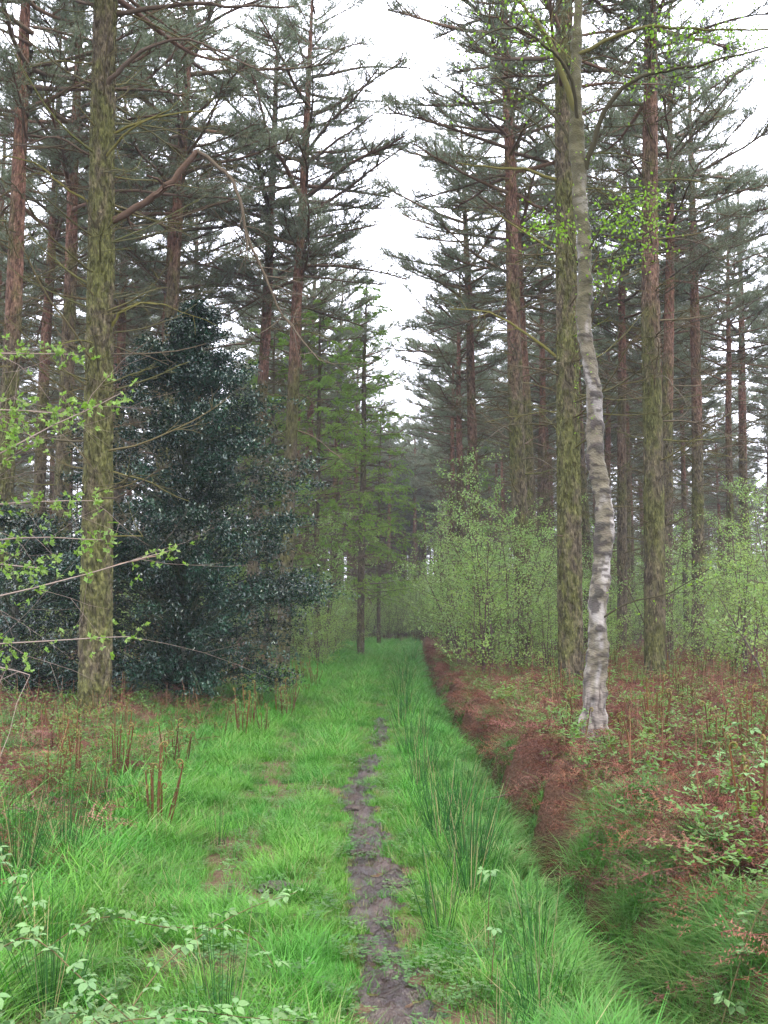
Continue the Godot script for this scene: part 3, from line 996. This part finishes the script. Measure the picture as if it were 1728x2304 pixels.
	# -- the wood beyond, one mass: pines and leafy undergrowth closing the view
	var where := []
	var tint := []
	for k in 380:
		var pd := rf(88.0, 185.0)
		var px := rf(-0.4, 0.4) * pd
		if k < 60:                                     # closing the end of the ride
			pd = rf(94.0, 140.0)
			px = lane(pd) + rf(-12.0, 12.0)
		if absf(px) > 16.0 and rng.randf() < 0.25: continue
		if absf(px - lane(pd)) < 1.5 and pd < 94.0: continue
		var sz := rf(0.55, 0.85) if absf(px) > 16.0 else rf(0.85, 1.1)
		where.append(Transform3D(Basis(Vector3.UP, rf(0, TAU)).scaled(Vector3.ONE * sz), gnd(px, pd)))
		tint.append(Color.WHITE)
	for q in 3:
		var src: Node3D = kinds[q]
		var mine := where.slice(q * where.size() / 3, (q + 1) * where.size() / 3)
		for p in src.get_children():
			scatter("far_wood", p.mesh, mine, tint.slice(0, mine.size()), "distant pine %s massed beyond the end of the lane" % ("crowns" if p.name == "crown" else ("stems" if p.name == "trunk" else "branches")), "wood")

func v(x: float, y: float, z: float) -> Vector3:
	return Vector3(x, y, z)

func build_shrubs() -> void:
	holly("holly_tree", gnd(-3.5, 19.6), 6.8, 2.75, 4200, "big dark glossy holly behind the mossy pine")
	holly("holly_tree", gnd(-6.6, 20.2), 3.3, 2.3, 1200, "smaller dark holly standing against the big one")
	# saplings in new leaf
	var g := Color(0.205, 0.29, 0.125)
	var kinds := [sapling_kind(4.3, 6, 3900, g, 1.2), sapling_kind(3.6, 5, 3300, g, 1.35), sapling_kind(4.9, 4, 3300, g, 1.15), sapling_kind(2.8, 6, 3000, Color(0.20, 0.28, 0.10), 1.5), sapling_kind(2.0, 3, 700, g, 1.2)]
	var set_ := [
		[2.9, 24.5, 0, 1.0, "sapling thicket in pale leaf between the forked and stout pines"], [2.0, 27.5, 1, 1.05, "leafy sapling leaning over the ditch where the lane narrows"],
		[3.6, 29.5, 2, 1.0, "tall leafy sapling just behind the forked pine"], [4.5, 25.0, 1, 0.9, "leafy sapling between the stout pine and the broad one"],
		[6.1, 24.6, 0, 0.85, "leafy sapling behind the birch's right flank pine"], [7.2, 22.5, 3, 1.2, "spreading low sapling past the broad brown-footed pine"],
		[6.6, 18.8, 4, 1.45, "half-bare dark-twigged sapling on the bracken bank"], [7.3, 19.5, 2, 0.85, "upright leafy sapling at the wood's edge near the dark-twigged one"],
		[1.9, 33.0, 1, 1.0, "sapling overhanging the lane past the thicket"], [-2.6, 37.0, 3, 1.05, "rounded yellow-green sapling at the foot of the dead-branched pine"],
		[-1.9, 34.0, 3, 0.85, "low yellow-green sapling beside the lane opposite the thicket"],
	]
	for s in set_:
		var o: Node3D = kinds[s[2]].duplicate()
		o.name = numbered("sapling")
		add_child(o)
		o.position = gnd(s[0], s[1])
		o.basis = Basis(Vector3.UP, rf(0, TAU)).scaled(Vector3.ONE * s[3])
		tag(o, s[4], "sapling", "")
	for k in 165:
		var d := 23.0 + 62.0 * pow(rng.randf(), 1.2)
		var side := 1.0 if rng.randf() < 0.62 else -1.0
		var x := lane(d) + side * (rf(2.0, 0.30 * d + 3.0) if rng.randf() < 0.75 else rf(1.9, 4.0))
		if side < 0 and d < 33.0 and x > -6.5: continue
		if absf(x) > 0.36 * d + 2.0: continue
		var q := rng.randi() % 4
		var what: String = ["bushy pale green sapling", "spreading pale green sapling", "tall pale green sapling", "low yellow-green sapling"][q]
		var place := "%s of the lane %s" % ["on the ditch side" if side > 0 else "on the holly side", "among the first pines" if d < 40.0 else "deep among the pines"]
		copy(kinds[q], "sapling", gnd(x, d), rf(0, TAU), rf(0.55, 1.2), "%s %s" % [what, place], "understorey saplings").set_meta("category", "sapling")
	var far := []
	var ft := []
	for k in 680:
		var d := rf(80.0, 175.0)
		var x := rf(-0.38, 0.38) * d
		if k < 45:                                     # where the lane bends out of sight
			d = rf(70.0, 90.0)
			x = lane(d) + rf(-4.0, 6.0)
		elif absf(x - lane(d)) < 1.8 and d < 82.0: continue
		far.append(Transform3D(Basis(Vector3.UP, rf(0, TAU)).scaled(Vector3.ONE * (rf(0.7, 1.3) if absf(x) < 10.0 else rf(1.1, 2.0))), gnd(x, d)))
		ft.append(Color.WHITE)
	for p in kinds[0].get_children():
		scatter("far_undergrowth", p.mesh, far, ft, "distant leafy undergrowth %s beyond the end of the lane" % ("leaves" if p.name == "crown" else "stems"), "undergrowth")

	# the young oak at the lane's left side, its twigs reaching in
	var at := gnd(-2.95, 6.2)
	var t := thing("oak_sapling", at, "young oak with fresh lobed leaves reaching across the mossy pine", "sapling")
	var b := Wood.new()
	b.tube(bough(Vector3(0, -0.1, 0), Vector3(0.04, 1, 0), 4.4, 9, 0.02, 0.05), 0.045, 0.012, 8, Color(0.13, 0.11, 0.09))
	part("trunk", b.done(M.twig), t)
	var o := Vector3(-2.95, at.y, 0)
	var bark := Color(0.2, 0.16, 0.14)
	var f := Leaf.new()
	var reach := [[2.0, 2.62, -1.38, 2.78, 60], [2.6, 3.3, -1.75, 3.1, 70], [2.3, 2.9, -1.65, 2.7, 70], [1.9, 2.35, -1.62, 2.25, 45], [1.6, 1.75, -1.18, 1.98, 30], [1.4, 1.5, -1.4, 1.5, 22], [2.45, 3.0, -1.85, 2.55, 70], [1.35, 1.35, -1.75, 1.32, 12], [1.7, 2.0, -1.7, 1.85, 40], [1.75, 2.2, -1.5, 2.02, 36]]
	for r in reach:
		var mid := Vector3(lerpf(-2.95, r[2], 0.5), lerpf(r[0], r[1], 0.6), rf(-0.3, 0.5))
		var end := Vector3(r[2], r[3], rf(-0.2, 0.6))
		var line := limb_of(t, [Vector3(-2.93, r[0], 0) - o, mid - o, end - o], 0.007, 0.002, bark, 6)
		for q in int(r[4] * 1.9):
			var ix := rng.randi_range(2, line.size() - 1)
			var p: Vector3 = line[ix] + around() * rf(0.01, 0.13)
			for m in 3:                                   # leaves open in little bunches
				var dir := (around() + Vector3(0.3, 0.1, 0)).normalized()
				var sd := dir.cross(around()).normalized()
				var l := rf(0.022, 0.042)
				var tone := vary(Color(0.165, 0.25, 0.07), 0.2)
				f.leaf(p, dir, sd, l, l * 0.5, tone)
				f.leaf(p + dir * l * 0.3, (dir + sd).normalized(), sd, l * 0.5, l * 0.3, tone)
				f.leaf(p + dir * l * 0.3, (dir - sd).normalized(), sd, l * 0.5, l * 0.3, tone)
	part("crown", f.done(M.fresh), t)

func build_floor_plants() -> void:
	# -- the sward on the lane
	var tufts := [grass_tuft(40, 0.08, 0.14, 0.004, 0.6), grass_tuft(32, 0.085, 0.20, 0.0038, 0.8), grass_tuft(40, 0.07, 0.11, 0.004, 0.5)]
	var where := [[], [], []]
	var tint := [[], [], []]
	for k in 60000:
		var d := 2.4 + 76.0 * pow(rng.randf(), 2.2)
		var u := rf(-3.1, 1.15)
		var x := u + lane(d)
		if absf(x) > 0.345 * d + 0.4: continue
		var wob := 0.35 * noise.get_noise_2d(500.0, d * 25.0)
		if u < (-2.05 if d < 9.5 else -2.35) + wob and rng.randf() < 0.75: continue
		if u > 0.9 + 0.26 * noise.get_noise_2d(7.0, d * 42.0) and rng.randf() < 0.7: continue
		if absf(u - rut(d)) < mud_width(d) + rf(-0.10, 0.05) + 0.10 * noise.get_noise_2d(x * 300.0, d * 300.0): continue
		var patch := noise.get_noise_2d(x * 60.0 + 200.0, d * 45.0) + 0.25 * exp(-pow((u + 1.15) / 0.3, 2.0))
		var thin := smoothstep(0.10, 0.34, patch)
		if rng.randf() < thin * 0.86: continue
		var worn := exp(-pow((u - rut(d)) / 0.42, 2.0)) * 0.55 + exp(-pow((u + 1.15) / 0.4, 2.0)) * 0.35
		var s := rf(0.75, 1.25) * (1.0 - worn * 0.6) * (1.0 + clampf((d - 8.0) * 0.035, 0.0, 1.1))
		s *= 1.0 + 0.6 * noise.get_noise_2d(x * 110.0, d * 110.0 + 300.0)
		if d < 5.0: s *= 1.0 + (5.0 - d) * 0.16
		if u < -1.2 and d < 10.0: s *= 1.0 + 0.7 * smoothstep(1.2, 2.0, -u)
		elif u < -1.9: s *= 1.25
		var q := 2 if worn > 0.35 else rng.randi() % 2
		where[q].append(Transform3D(Basis(Vector3.UP, rf(0, TAU)).scaled(Vector3(s, s * rf(0.85, 1.2), s)), gnd(x, d)))
		var hue := noise.get_noise_2d(x * 40.0 + 77.0, d * 40.0)
		var c := Color(0.046, 0.180, 0.017).lerp(Color(0.078, 0.20, 0.022), clampf(0.5 + hue * 1.2, 0, 1))
		if u > 0.5 or u < -2.0: c = c.lerp(Color(0.04, 0.145, 0.022), 0.5)
		if rng.randf() < 0.06 + 0.25 * worn: c = c.lerp(Color(0.20, 0.18, 0.09), rf(0.3, 1.0))
		c = c * (1.0 + 0.35 * noise.get_noise_2d(x * 150.0 + 30.0, d * 150.0))
		tint[q].append(vary(c, 0.2))
	var names := ["bright green mid-length grass of the lane", "longer soft green grass blades of the lane", "short trodden grass beside the mud"]
	for q in 3: scatter("grass", tufts[q], where[q], tint[q], names[q], "grass")
	# -- longer grass hanging over the ditch, and wisps on the bank
	var long := grass_tuft(38, 0.09, 0.30, 0.005, 1.0)
	var w := []
	var c2 := []
	for k in 17000:
		var d := 3.0 + 36.0 * pow(rng.randf(), 1.7)
		var u := rf(0.75, 3.3)
		var x := u + lane(d)
		if absf(x) > 0.345 * d + 0.4: continue
		var n := noise.get_noise_2d(x * 45.0 + 11.0, d * 32.0 + 5.0)
		if u > 1.62 and n < -0.02 + (u - 1.62) * 0.3 and not (d < 5.3 and u < 2.1): continue
		if u > 1.7 and rng.randf() < 0.4: continue
		if u < 1.12 and rng.randf() < 0.4: continue
		if d > 7.5 and u > 1.12 and u < 1.6 and noise.get_noise_2d(x * 60.0, d * 50.0 + 700.0) > -0.12: continue
		var s := rf(0.5, 1.1)
		w.append(Transform3D(Basis(Vector3.UP, rf(0, TAU)).scaled(Vector3(s, s * rf(0.6, 1.0), s)), gnd(x, d)))
		c2.append(vary(Color(0.055, 0.165, 0.026).lerp(Color(0.15, 0.17, 0.06), clampf(rf(-0.8, 0.9), 0, 1) * 0.7), 0.2))
	for k in 2600:
		var d := 9.0 + 30.0 * pow(rng.randf(), 1.3)
		var u := -rf(2.3, 5.5)
		if noise.get_noise_2d(u * 40.0, d * 30.0 + 44.0) < 0.05: continue
		var s := rf(0.5, 1.0)
		w.append(Transform3D(Basis(Vector3.UP, rf(0, TAU)).scaled(Vector3.ONE * s), gnd(u + lane(d), d)))
		c2.append(vary(Color(0.06, 0.15, 0.035), 0.2))
	scatter("grass", long, w, c2, "long drooping grass along the ditch and banks", "grass")
	# -- last year's bracken
	var fr := [dead_frond(0.6, 13, -0.06), dead_frond(0.5, 11, -0.1), dead_frond(0.75, 14, -0.03)]
	where = [[], [], []]
	tint = [[], [], []]
	for k in 64000:
		var d := 3.5 + 40.0 * pow(rng.randf(), 1.9)
		var right := rng.randf() < 0.68
		var u := (1.25 + 11.0 * pow(rng.randf(), 1.5)) if right else -rf(1.95 if d < 9.5 else 2.25, 7.5)
		var x := u + lane(d)
		if absf(x) > 0.345 * d + 0.8: continue
		var n := noise.get_noise_2d(x * 38.0 + 11.0, d * 30.0 + 5.0)
		if u < (1.62 if d < 8.5 else 1.4) and u > 0 and rng.randf() < 0.88: continue
		if u > 0 and d < 5.4 and u < 2.1 and rng.randf() < 0.7: continue
		if n > 0.33: continue
		if not right and rng.randf() < (0.35 if d < 10.0 else 0.62): continue
		var q := rng.randi() % 3
		var s := rf(0.4, 0.95)
		var tilt := Basis(Vector3.UP, rf(0, TAU)) * Basis(Vector3.RIGHT, rf(-0.7, 0.7)) * Basis(Vector3.BACK, rf(-0.3, 0.35))
		where[q].append(Transform3D(tilt.scaled(Vector3.ONE * s), gnd(x, d, rf(-0.02, 0.07) + 0.5 * maxf(0.0, noise.get_noise_2d(x * 90.0 + 70.0, d * 90.0)) * rng.randf())))
		tint[q].append(vary(Color(0.092, 0.037, 0.028).lerp(Color(0.21, 0.115, 0.088), rng.randf() * rng.randf()), 0.4))
	for q in 3: scatter("bracken_litter", fr[q], where[q], tint[q], ["crumpled red-brown dead bracken on the banks", "short curled scraps of dead bracken on the banks", "long flattened dead bracken fronds on the banks"][q], "bracken")
	# -- low green undergrowth: seedling leaves through the litter
	var f := Leaf.new()
	for k in 9:
		var a := rf(0, TAU)
		var p := Vector3(cos(a), 0, sin(a)) * rf(0.0, 0.10) + Vector3(0, rf(0.03, 0.2), 0)
		for m in 3:
			var dir := Vector3(rf(-1, 1), rf(-0.2, 0.3), rf(-1, 1)).normalized()
			f.leaf(p, dir, dir.cross(Vector3.UP).normalized(), rf(0.022, 0.04), 0.022, vary(Color(1, 1, 1), 0.25))
	var cluster := f.done(M.fresh)
	w = []
	c2 = []
	for k in 10500:
		var d := 3.6 + 44.0 * pow(rng.randf(), 1.5)
		var right := rng.randf() < 0.6
		var u := (1.5 + 11.5 * pow(rng.randf(), 1.4)) if right else -rf(2.4, 9.0)
		var x := u + lane(d)
		if absf(x) > 0.345 * d + 0.5: continue
		var n := noise.get_noise_2d(x * 30.0 + 400.0, d * 24.0)
		if n < -0.02 and rng.randf() < 0.75: continue
		var s := rf(0.6, 1.5)
		w.append(Transform3D(Basis(Vector3.UP, rf(0, TAU)).scaled(Vector3.ONE * s), gnd(x, d, rf(0.0, 0.12))))
		c2.append(vary(Color(0.105, 0.19, 0.05), 0.25))
	for k in 5200:
		var d := 3.6 + 22.0 * pow(rng.randf(), 1.5)
		var u := rf(-2.6, 0.9)
		if noise.get_noise_2d(u * 70.0, d * 60.0 + 900.0) < 0.02: continue
		w.append(Transform3D(Basis(Vector3.UP, rf(0, TAU)).scaled(Vector3(1, 0.5, 1) * rf(0.5, 0.9)), gnd(u + lane(d), d, rf(-0.02, 0.03))))
		c2.append(vary(Color(0.06, 0.15, 0.045).lerp(Color(0.12, 0.2, 0.08), rng.randf()), 0.25))
	scatter("undergrowth", cluster, w, c2, "small green leaves coming up through the brown litter", "undergrowth")
	# -- thin dead stalks standing and lying in the bracken
	var b := Wood.new()
	b.tube(bough(Vector3(0, -0.03, 0), Vector3(0.15, 1, 0), 0.55, 4, -0.03, 0.12), 0.004, 0.002, 3, Color(1, 1, 1))
	b.tube(bough(Vector3(0.06, -0.03, 0.03), Vector3(-0.2, 1, 0.2), 0.4, 4, -0.05, 0.15), 0.0035, 0.002, 3, Color(0.8, 0.8, 0.8))
	var sticks := b.done(M.stalk)
	w = []
	c2 = []
	for k in 4200:
		var d := 4.0 + 36.0 * pow(rng.randf(), 1.4)
		var u := rf(1.7, 11.0) if rng.randf() < 0.65 else -rf(2.5, 8.0)
		var x := u + lane(d)
		if absf(x) > 0.345 * d + 0.5: continue
		var flat := rng.randf() < 0.5
		var bas := Basis(Vector3.UP, rf(0, TAU)) * Basis(Vector3.RIGHT, rf(1.1, 1.5) if flat else rf(-0.3, 0.3))
		w.append(Transform3D(bas.scaled(Vector3.ONE * rf(0.6, 1.2)), gnd(x, d, 0.05 if flat else 0.0)))
		c2.append(vary(Color(0.17, 0.085, 0.05).lerp(Color(0.3, 0.22, 0.16), rng.randf() * 0.6 if flat else 0.0), 0.25))
	scatter("dead_stalks_litter", sticks, w, c2, "thin brown stalks standing and lying in the bracken", "stalks")

func build_details() -> void:
	# -- rushes
	var rk := [rush_mesh(60, 0.75, 1.3), rush_mesh(38, 0.68, 1.2), rush_mesh(20, 0.6, 1.0)]
	var rl := [
		[-2.45, 6.3, 0, 1.15, "largest dark rush tussock, at the litter edge across the lane from the ditch"], [-2.1, 7.6, 1, 1.0, "rush tussock just beyond the largest one"], [-1.9, 5.6, 1, 0.8, "short rush tussock in front of the largest one"],
		[-2.25, 9.3, 1, 0.8, "rush tussock next to the lone fern clump"], [0.42, 8.2, 0, 0.95, "tall rush tussock beside the ditch across from the churned mud"], [0.5, 6.6, 1, 0.95, "rush tussock beside the ditch past the upright bramble shoots"],
		[0.33, 10.6, 1, 0.9, "rush tussock on the lane between mud and ditch"], [0.3, 13.0, 1, 0.95, "rush tussock further on between mud and ditch"], [0.25, 16.5, 1, 1.0, "rush tussock opposite the end of the mud"],
		[0.3, 22.0, 1, 1.1, "dark rush tussock where the lane narrows"], [0.45, 29.0, 0, 1.0, "dark rush tussock far down the lane"], [0.9, 38.0, 0, 1.1, "farthest rush tussock before the bend"],
		[-0.62, 4.5, 2, 0.85, "sparse rush stems among the bramble sprays"], [0.62, 4.6, 2, 0.8, "sparse rush stems in front of the upright bramble shoots"], [0.4, 4.15, 2, 0.65, "few short rush stems beside the wet mud"], [-1.2, 8.3, 2, 0.6, "thin rush stems in the middle of the grass"], [-1.35, 4.7, 1, 0.8, "rush tussock behind the arching bramble cane"], [-2.2, 6.9, 0, 0.9, "rush tussock leaning against the largest one"], [0.55, 7.3, 0, 0.85, "dense rush tussock above the ditch between two taller ones"], [0.62, 9.2, 1, 0.85, "rush tussock on the lip of the ditch beside the dead branch"], [0.42, 11.8, 2, 1.0, "thin rush tussock between two bigger ones past the dead branch"], [0.5, 14.6, 1, 0.9, "rush tussock at the ditch lip further along"], [0.38, 18.6, 1, 0.95, "rush tussock just past the end of the mud"], [0.5, 25.0, 0, 0.9, "wide rush tussock where the lane starts to narrow"], [0.3, 5.9, 2, 0.9, "loose rush stems between mud and the upright bramble shoots"], [0.72, 5.4, 2, 0.85, "loose rush stems leaning over the ditch"],
	]
	for r in rl:
		var o := MeshInstance3D.new()
		o.name = numbered("rush_tussock")
		o.mesh = rk[r[2]]
		add_child(o)
		o.position = gnd(r[0], r[1])
		o.basis = Basis(Vector3.UP, rf(0, TAU)).scaled(Vector3.ONE * r[3])
		tag(o, r[4], "rush", "rush tussocks along the lane")
	# -- unrolling ferns
	var fk := [young_fern(9, 0.72, 0.5), young_fern(7, 0.6, 1.0), young_fern(6, 0.52, 0.7), young_fern(5, 0.45, 0.25)]
	var fl := [[-1.72, 8.7, 0, 1.0, "lone clump of brown unrolling ferns standing in the lane grass"], [1.75, 10.4, 1, 0.9, "fern clump on the ditch edge in front of the birch"], [1.95, 6.1, 0, 0.85, "fern clump above the ditch among dead bracken"]]
	for r in fl:
		var o: Node3D = fk[r[2]].duplicate()
		o.name = numbered("young_fern")
		add_child(o)
		o.position = gnd(r[0], r[1])
		o.basis = Basis(Vector3.UP, rf(0, TAU)).scaled(Vector3.ONE * r[3])
		tag(o, r[4], "fern", "unrolling ferns")
	var made := 0
	while made < 125:
		var d := 4.9 + 22.0 * pow(rng.randf(), 1.5)
		var right := rng.randf() < 0.74
		var u := rf(1.75, 8.0) if right else -rf(2.0, 4.6)
		if not right and d < 7.5: continue
		var x := u + lane(d)
		if absf(x) > 0.335 * d + 0.2: continue
		if not right and d > 15.0: x = -rf(1.5, 2.4)
		made += 1
		var o := copy(fk[rng.randi() % 4], "young_fern", gnd(x, d), rf(0, TAU), rf(0.6, 1.05), "clump of brown fern stalks unrolling out of the bank bracken" if right else "clump of fern stalks unrolling along the holly side of the lane", "ferns on the ditch bank" if right else "ferns on the holly side")
		o.set_meta("category", "fern")
	# -- brambles
	var pale := Color(0.085, 0.155, 0.062)
	var leaves := []
	for k in 5: leaves.append(trifoliate(rf(0.036, 0.05), vary(pale, 0.2)))
	bramble("bramble", [gnd(-1.75, 4.6, 0.1), gnd(-1.35, 4.3, 0.42), gnd(-1.05, 4.1, 0.33), gnd(-0.75, 3.9, 0.16), gnd(-0.55, 3.75, 0.05)], 0.035, leaves, "bramble cane arching down from the litter edge with pale leaves")
	bramble("bramble", [gnd(-1.0, 4.0, 0.05), gnd(-0.85, 4.4, 0.28), gnd(-0.62, 4.8, 0.36), gnd(-0.40, 5.3, 0.34)], 0.05, leaves, "bramble cane reaching towards the mud with pale leaf tips")
	bramble("bramble", [gnd(-1.55, 3.9, 0.0), gnd(-1.1, 3.85, 0.22), gnd(-0.75, 3.95, 0.24), gnd(-0.35, 4.05, 0.12)], 0.03, leaves, "low leafy bramble running through the grass under the arching canes")
	bramble("bramble", [gnd(-1.6, 5.0, 0.1), gnd(-1.3, 5.2, 0.28), gnd(-0.95, 5.0, 0.3), gnd(-0.6, 5.0, 0.24), gnd(-0.45, 4.9, 0.1)], 0.05, leaves, "bramble cane behind the others with scattered pale leaves")
	bramble("bramble", [gnd(-1.8, 4.1, 0.0), gnd(-1.4, 3.95, 0.1), gnd(-1.1, 3.7, 0.08), gnd(-0.6, 3.65, 0.05)], 0.03, leaves, "bramble lying lowest in the grass beneath the rest")
	bramble("bramble", [gnd(-2.1, 6.0, 0.0), gnd(-1.95, 5.6, 0.45), gnd(-1.7, 5.2, 0.5), gnd(-1.5, 4.9, 0.36)], 0.055, leaves, "bramble spray hanging in front of the largest rush tussock")
	bramble("bramble", [gnd(-1.3, 4.5, 0.0), gnd(-1.15, 4.2, 0.2), gnd(-0.95, 3.95, 0.22), gnd(-0.8, 3.7, 0.1)], 0.028, leaves, "short thickly leaved bramble between the arching cane and the low ones")
	bramble("bramble", [gnd(-0.95, 4.5, 0.0), gnd(-0.75, 4.2, 0.18), gnd(-0.5, 4.1, 0.2), gnd(-0.25, 4.3, 0.1)], 0.035, leaves, "bramble trailing towards the mud in front of the sparse rushes")
	bramble("bramble", [gnd(-1.6, 4.5, 0.15), gnd(-1.45, 4.15, 0.3), gnd(-1.3, 3.9, 0.25), gnd(-1.05, 3.75, 0.12)], 0.03, leaves, "bramble cane drooping under the arching cane")
	bramble("bramble", [gnd(-0.8, 3.95, 0.0), gnd(-0.5, 3.85, 0.12), gnd(-0.25, 3.9, 0.08)], 0.03, leaves, "small bramble nearest the mud among short grass")
	bramble("bramble_shoot", [gnd(0.50, 5.55), gnd(0.50, 5.53, 0.22), gnd(0.51, 5.5, 0.40)], 0.012, leaves, "upright bramble shoot in the grass topped by flat pale leaves", 0.85)
	bramble("bramble_shoot", [gnd(0.46, 5.0), gnd(0.47, 5.0, 0.15), gnd(0.48, 4.98, 0.26)], 0.008, leaves, "shorter upright bramble shoot in front of the topped one", 0.85)
	bramble("bramble", [gnd(2.4, 6.6, 0.1), gnd(2.2, 6.3, 0.5), gnd(1.95, 6.0, 0.45), gnd(1.7, 5.8, 0.2)], 0.05, leaves, "bramble trailing over the dead bracken above the ditch")
	bramble("bramble", [gnd(2.6, 7.6, 0.1), gnd(2.3, 7.4, 0.45), gnd(2.0, 7.2, 0.4), gnd(1.8, 7.0, 0.25)], 0.055, leaves, "bramble among fern stalks further back on the bank")
	bramble("bramble", [gnd(1.2, 4.4, 0.3), gnd(1.45, 4.5, 0.3), gnd(1.7, 4.7, 0.2)], 0.045, leaves, "bramble leaves hanging into the ditch")
	# -- a fresh green fern in the ditch
	var t := thing("green_fern", gnd(1.22, 4.5), "bright green open fern growing in the ditch", "fern", "")
	for k in 5:
		var f := Leaf.new()
		var az := TAU * k / 5.0 + 0.5
		var dir := Vector3(cos(az) * 0.7, 1.0, sin(az) * 0.7)
		var line := bough(Vector3.ZERO, dir, 0.34, 10, -0.08, 0.03)
		for q in range(2, 10):
			var fwd := (line[q + 1] - line[q]).normalized()
			var side := fwd.cross(Vector3.UP).normalized()
			for s in [-1.0, 1.0]:
				for h in 2:
					var l := 0.085 * (1.0 - q / 11.0)
					f.leaf(line[q].lerp(line[q + 1], h * 0.5), (side * s + fwd * 0.35).normalized(), fwd, l, 0.014, vary(Color(0.14, 0.30, 0.06), 0.12))
			f.tri(line[q] - side * 0.002, line[q + 1], line[q] + side * 0.002, Color(0.12, 0.2, 0.06))
		part("frond", f.done(M.fern), t)
	# -- fallen boughs
	var wood := Wood.new()
	wood.tube(curve([Vector3(0, 0, 0), Vector3(0.35, 0.05, -0.1), Vector3(0.8, 0.2, -0.1), Vector3(1.2, 0.42, -0.3)]), 0.009, 0.004, 5, Color(0.1, 0.075, 0.065))
	var stick := part("fallen_branch", wood.done(M.twig), self)
	stick.position = gnd(0.75, 9.9, 0.03)
	tag(stick, "thin dead branch lying across the ditch", "branch")
	wood = Wood.new()
	wood.tube(curve([Vector3(-0.9, 0.05, 0.1), Vector3(0, 0.12, 0), Vector3(0.9, 0.22, -0.3), Vector3(1.9, 0.5, -0.4)]), 0.045, 0.02, 8, Color(0.06, 0.05, 0.045))
	stick = part("fallen_branch", wood.done(M.twig), self)
	stick.position = gnd(5.3, 16.5, 0.0)
	tag(stick, "dark fallen bough lying on the bracken beyond the birch", "branch")
	# -- clods kicked up by hooves
	var clod_at := [[-0.22, 9.6, 0.11, "dark mud clod at the start of the churned ground"], [-0.62, 6.75, 0.09, "dark clod lying alone in the lane grass"], [-0.16, 7.9, 0.08, "mud clod on the edge of the track"], [0.1, 7.1, 0.09, "wide clod across the wet track"]]
	for c in clod_at:
		var s := SphereMesh.new()
		s.radius = 1.0
		s.height = 2.0
		s.radial_segments = 28
		s.rings = 14
		var arr := s.get_mesh_arrays()
		var vs: PackedVector3Array = arr[Mesh.ARRAY_VERTEX]
		var cs := PackedColorArray()
		for k in vs.size():
			var p := vs[k]
			vs[k] = p * (1.0 + 0.45 * noise.get_noise_3d(p.x * 60.0 + c[1] * 31.0, p.y * 60.0, p.z * 60.0) + 0.3 * noise.get_noise_3d(p.x * 170.0, p.y * 170.0 + c[1], p.z * 170.0)) * Vector3(1.2, 0.45, 0.9)
			cs.append(Color(0.026, 0.016, 0.012) * (1.0 + 0.5 * noise.get_noise_3d(p.x * 200.0, p.y * 200.0, p.z * 200.0)))
		var st := SurfaceTool.new()
		arr[Mesh.ARRAY_VERTEX] = vs
		arr[Mesh.ARRAY_COLOR] = cs
		arr[Mesh.ARRAY_NORMAL] = null
		arr[Mesh.ARRAY_TANGENT] = null
		var am := ArrayMesh.new()
		am.add_surface_from_arrays(Mesh.PRIMITIVE_TRIANGLES, arr)
		st.create_from(am, 0)
		st.generate_normals()
		var o := part("mud_clod", st.commit(), self)
		o.material_override = M.mud
		o.position = gnd(c[0], c[1], c[2] * 0.12)
		o.scale = Vector3.ONE * c[2]
		tag(o, c[3], "clod")
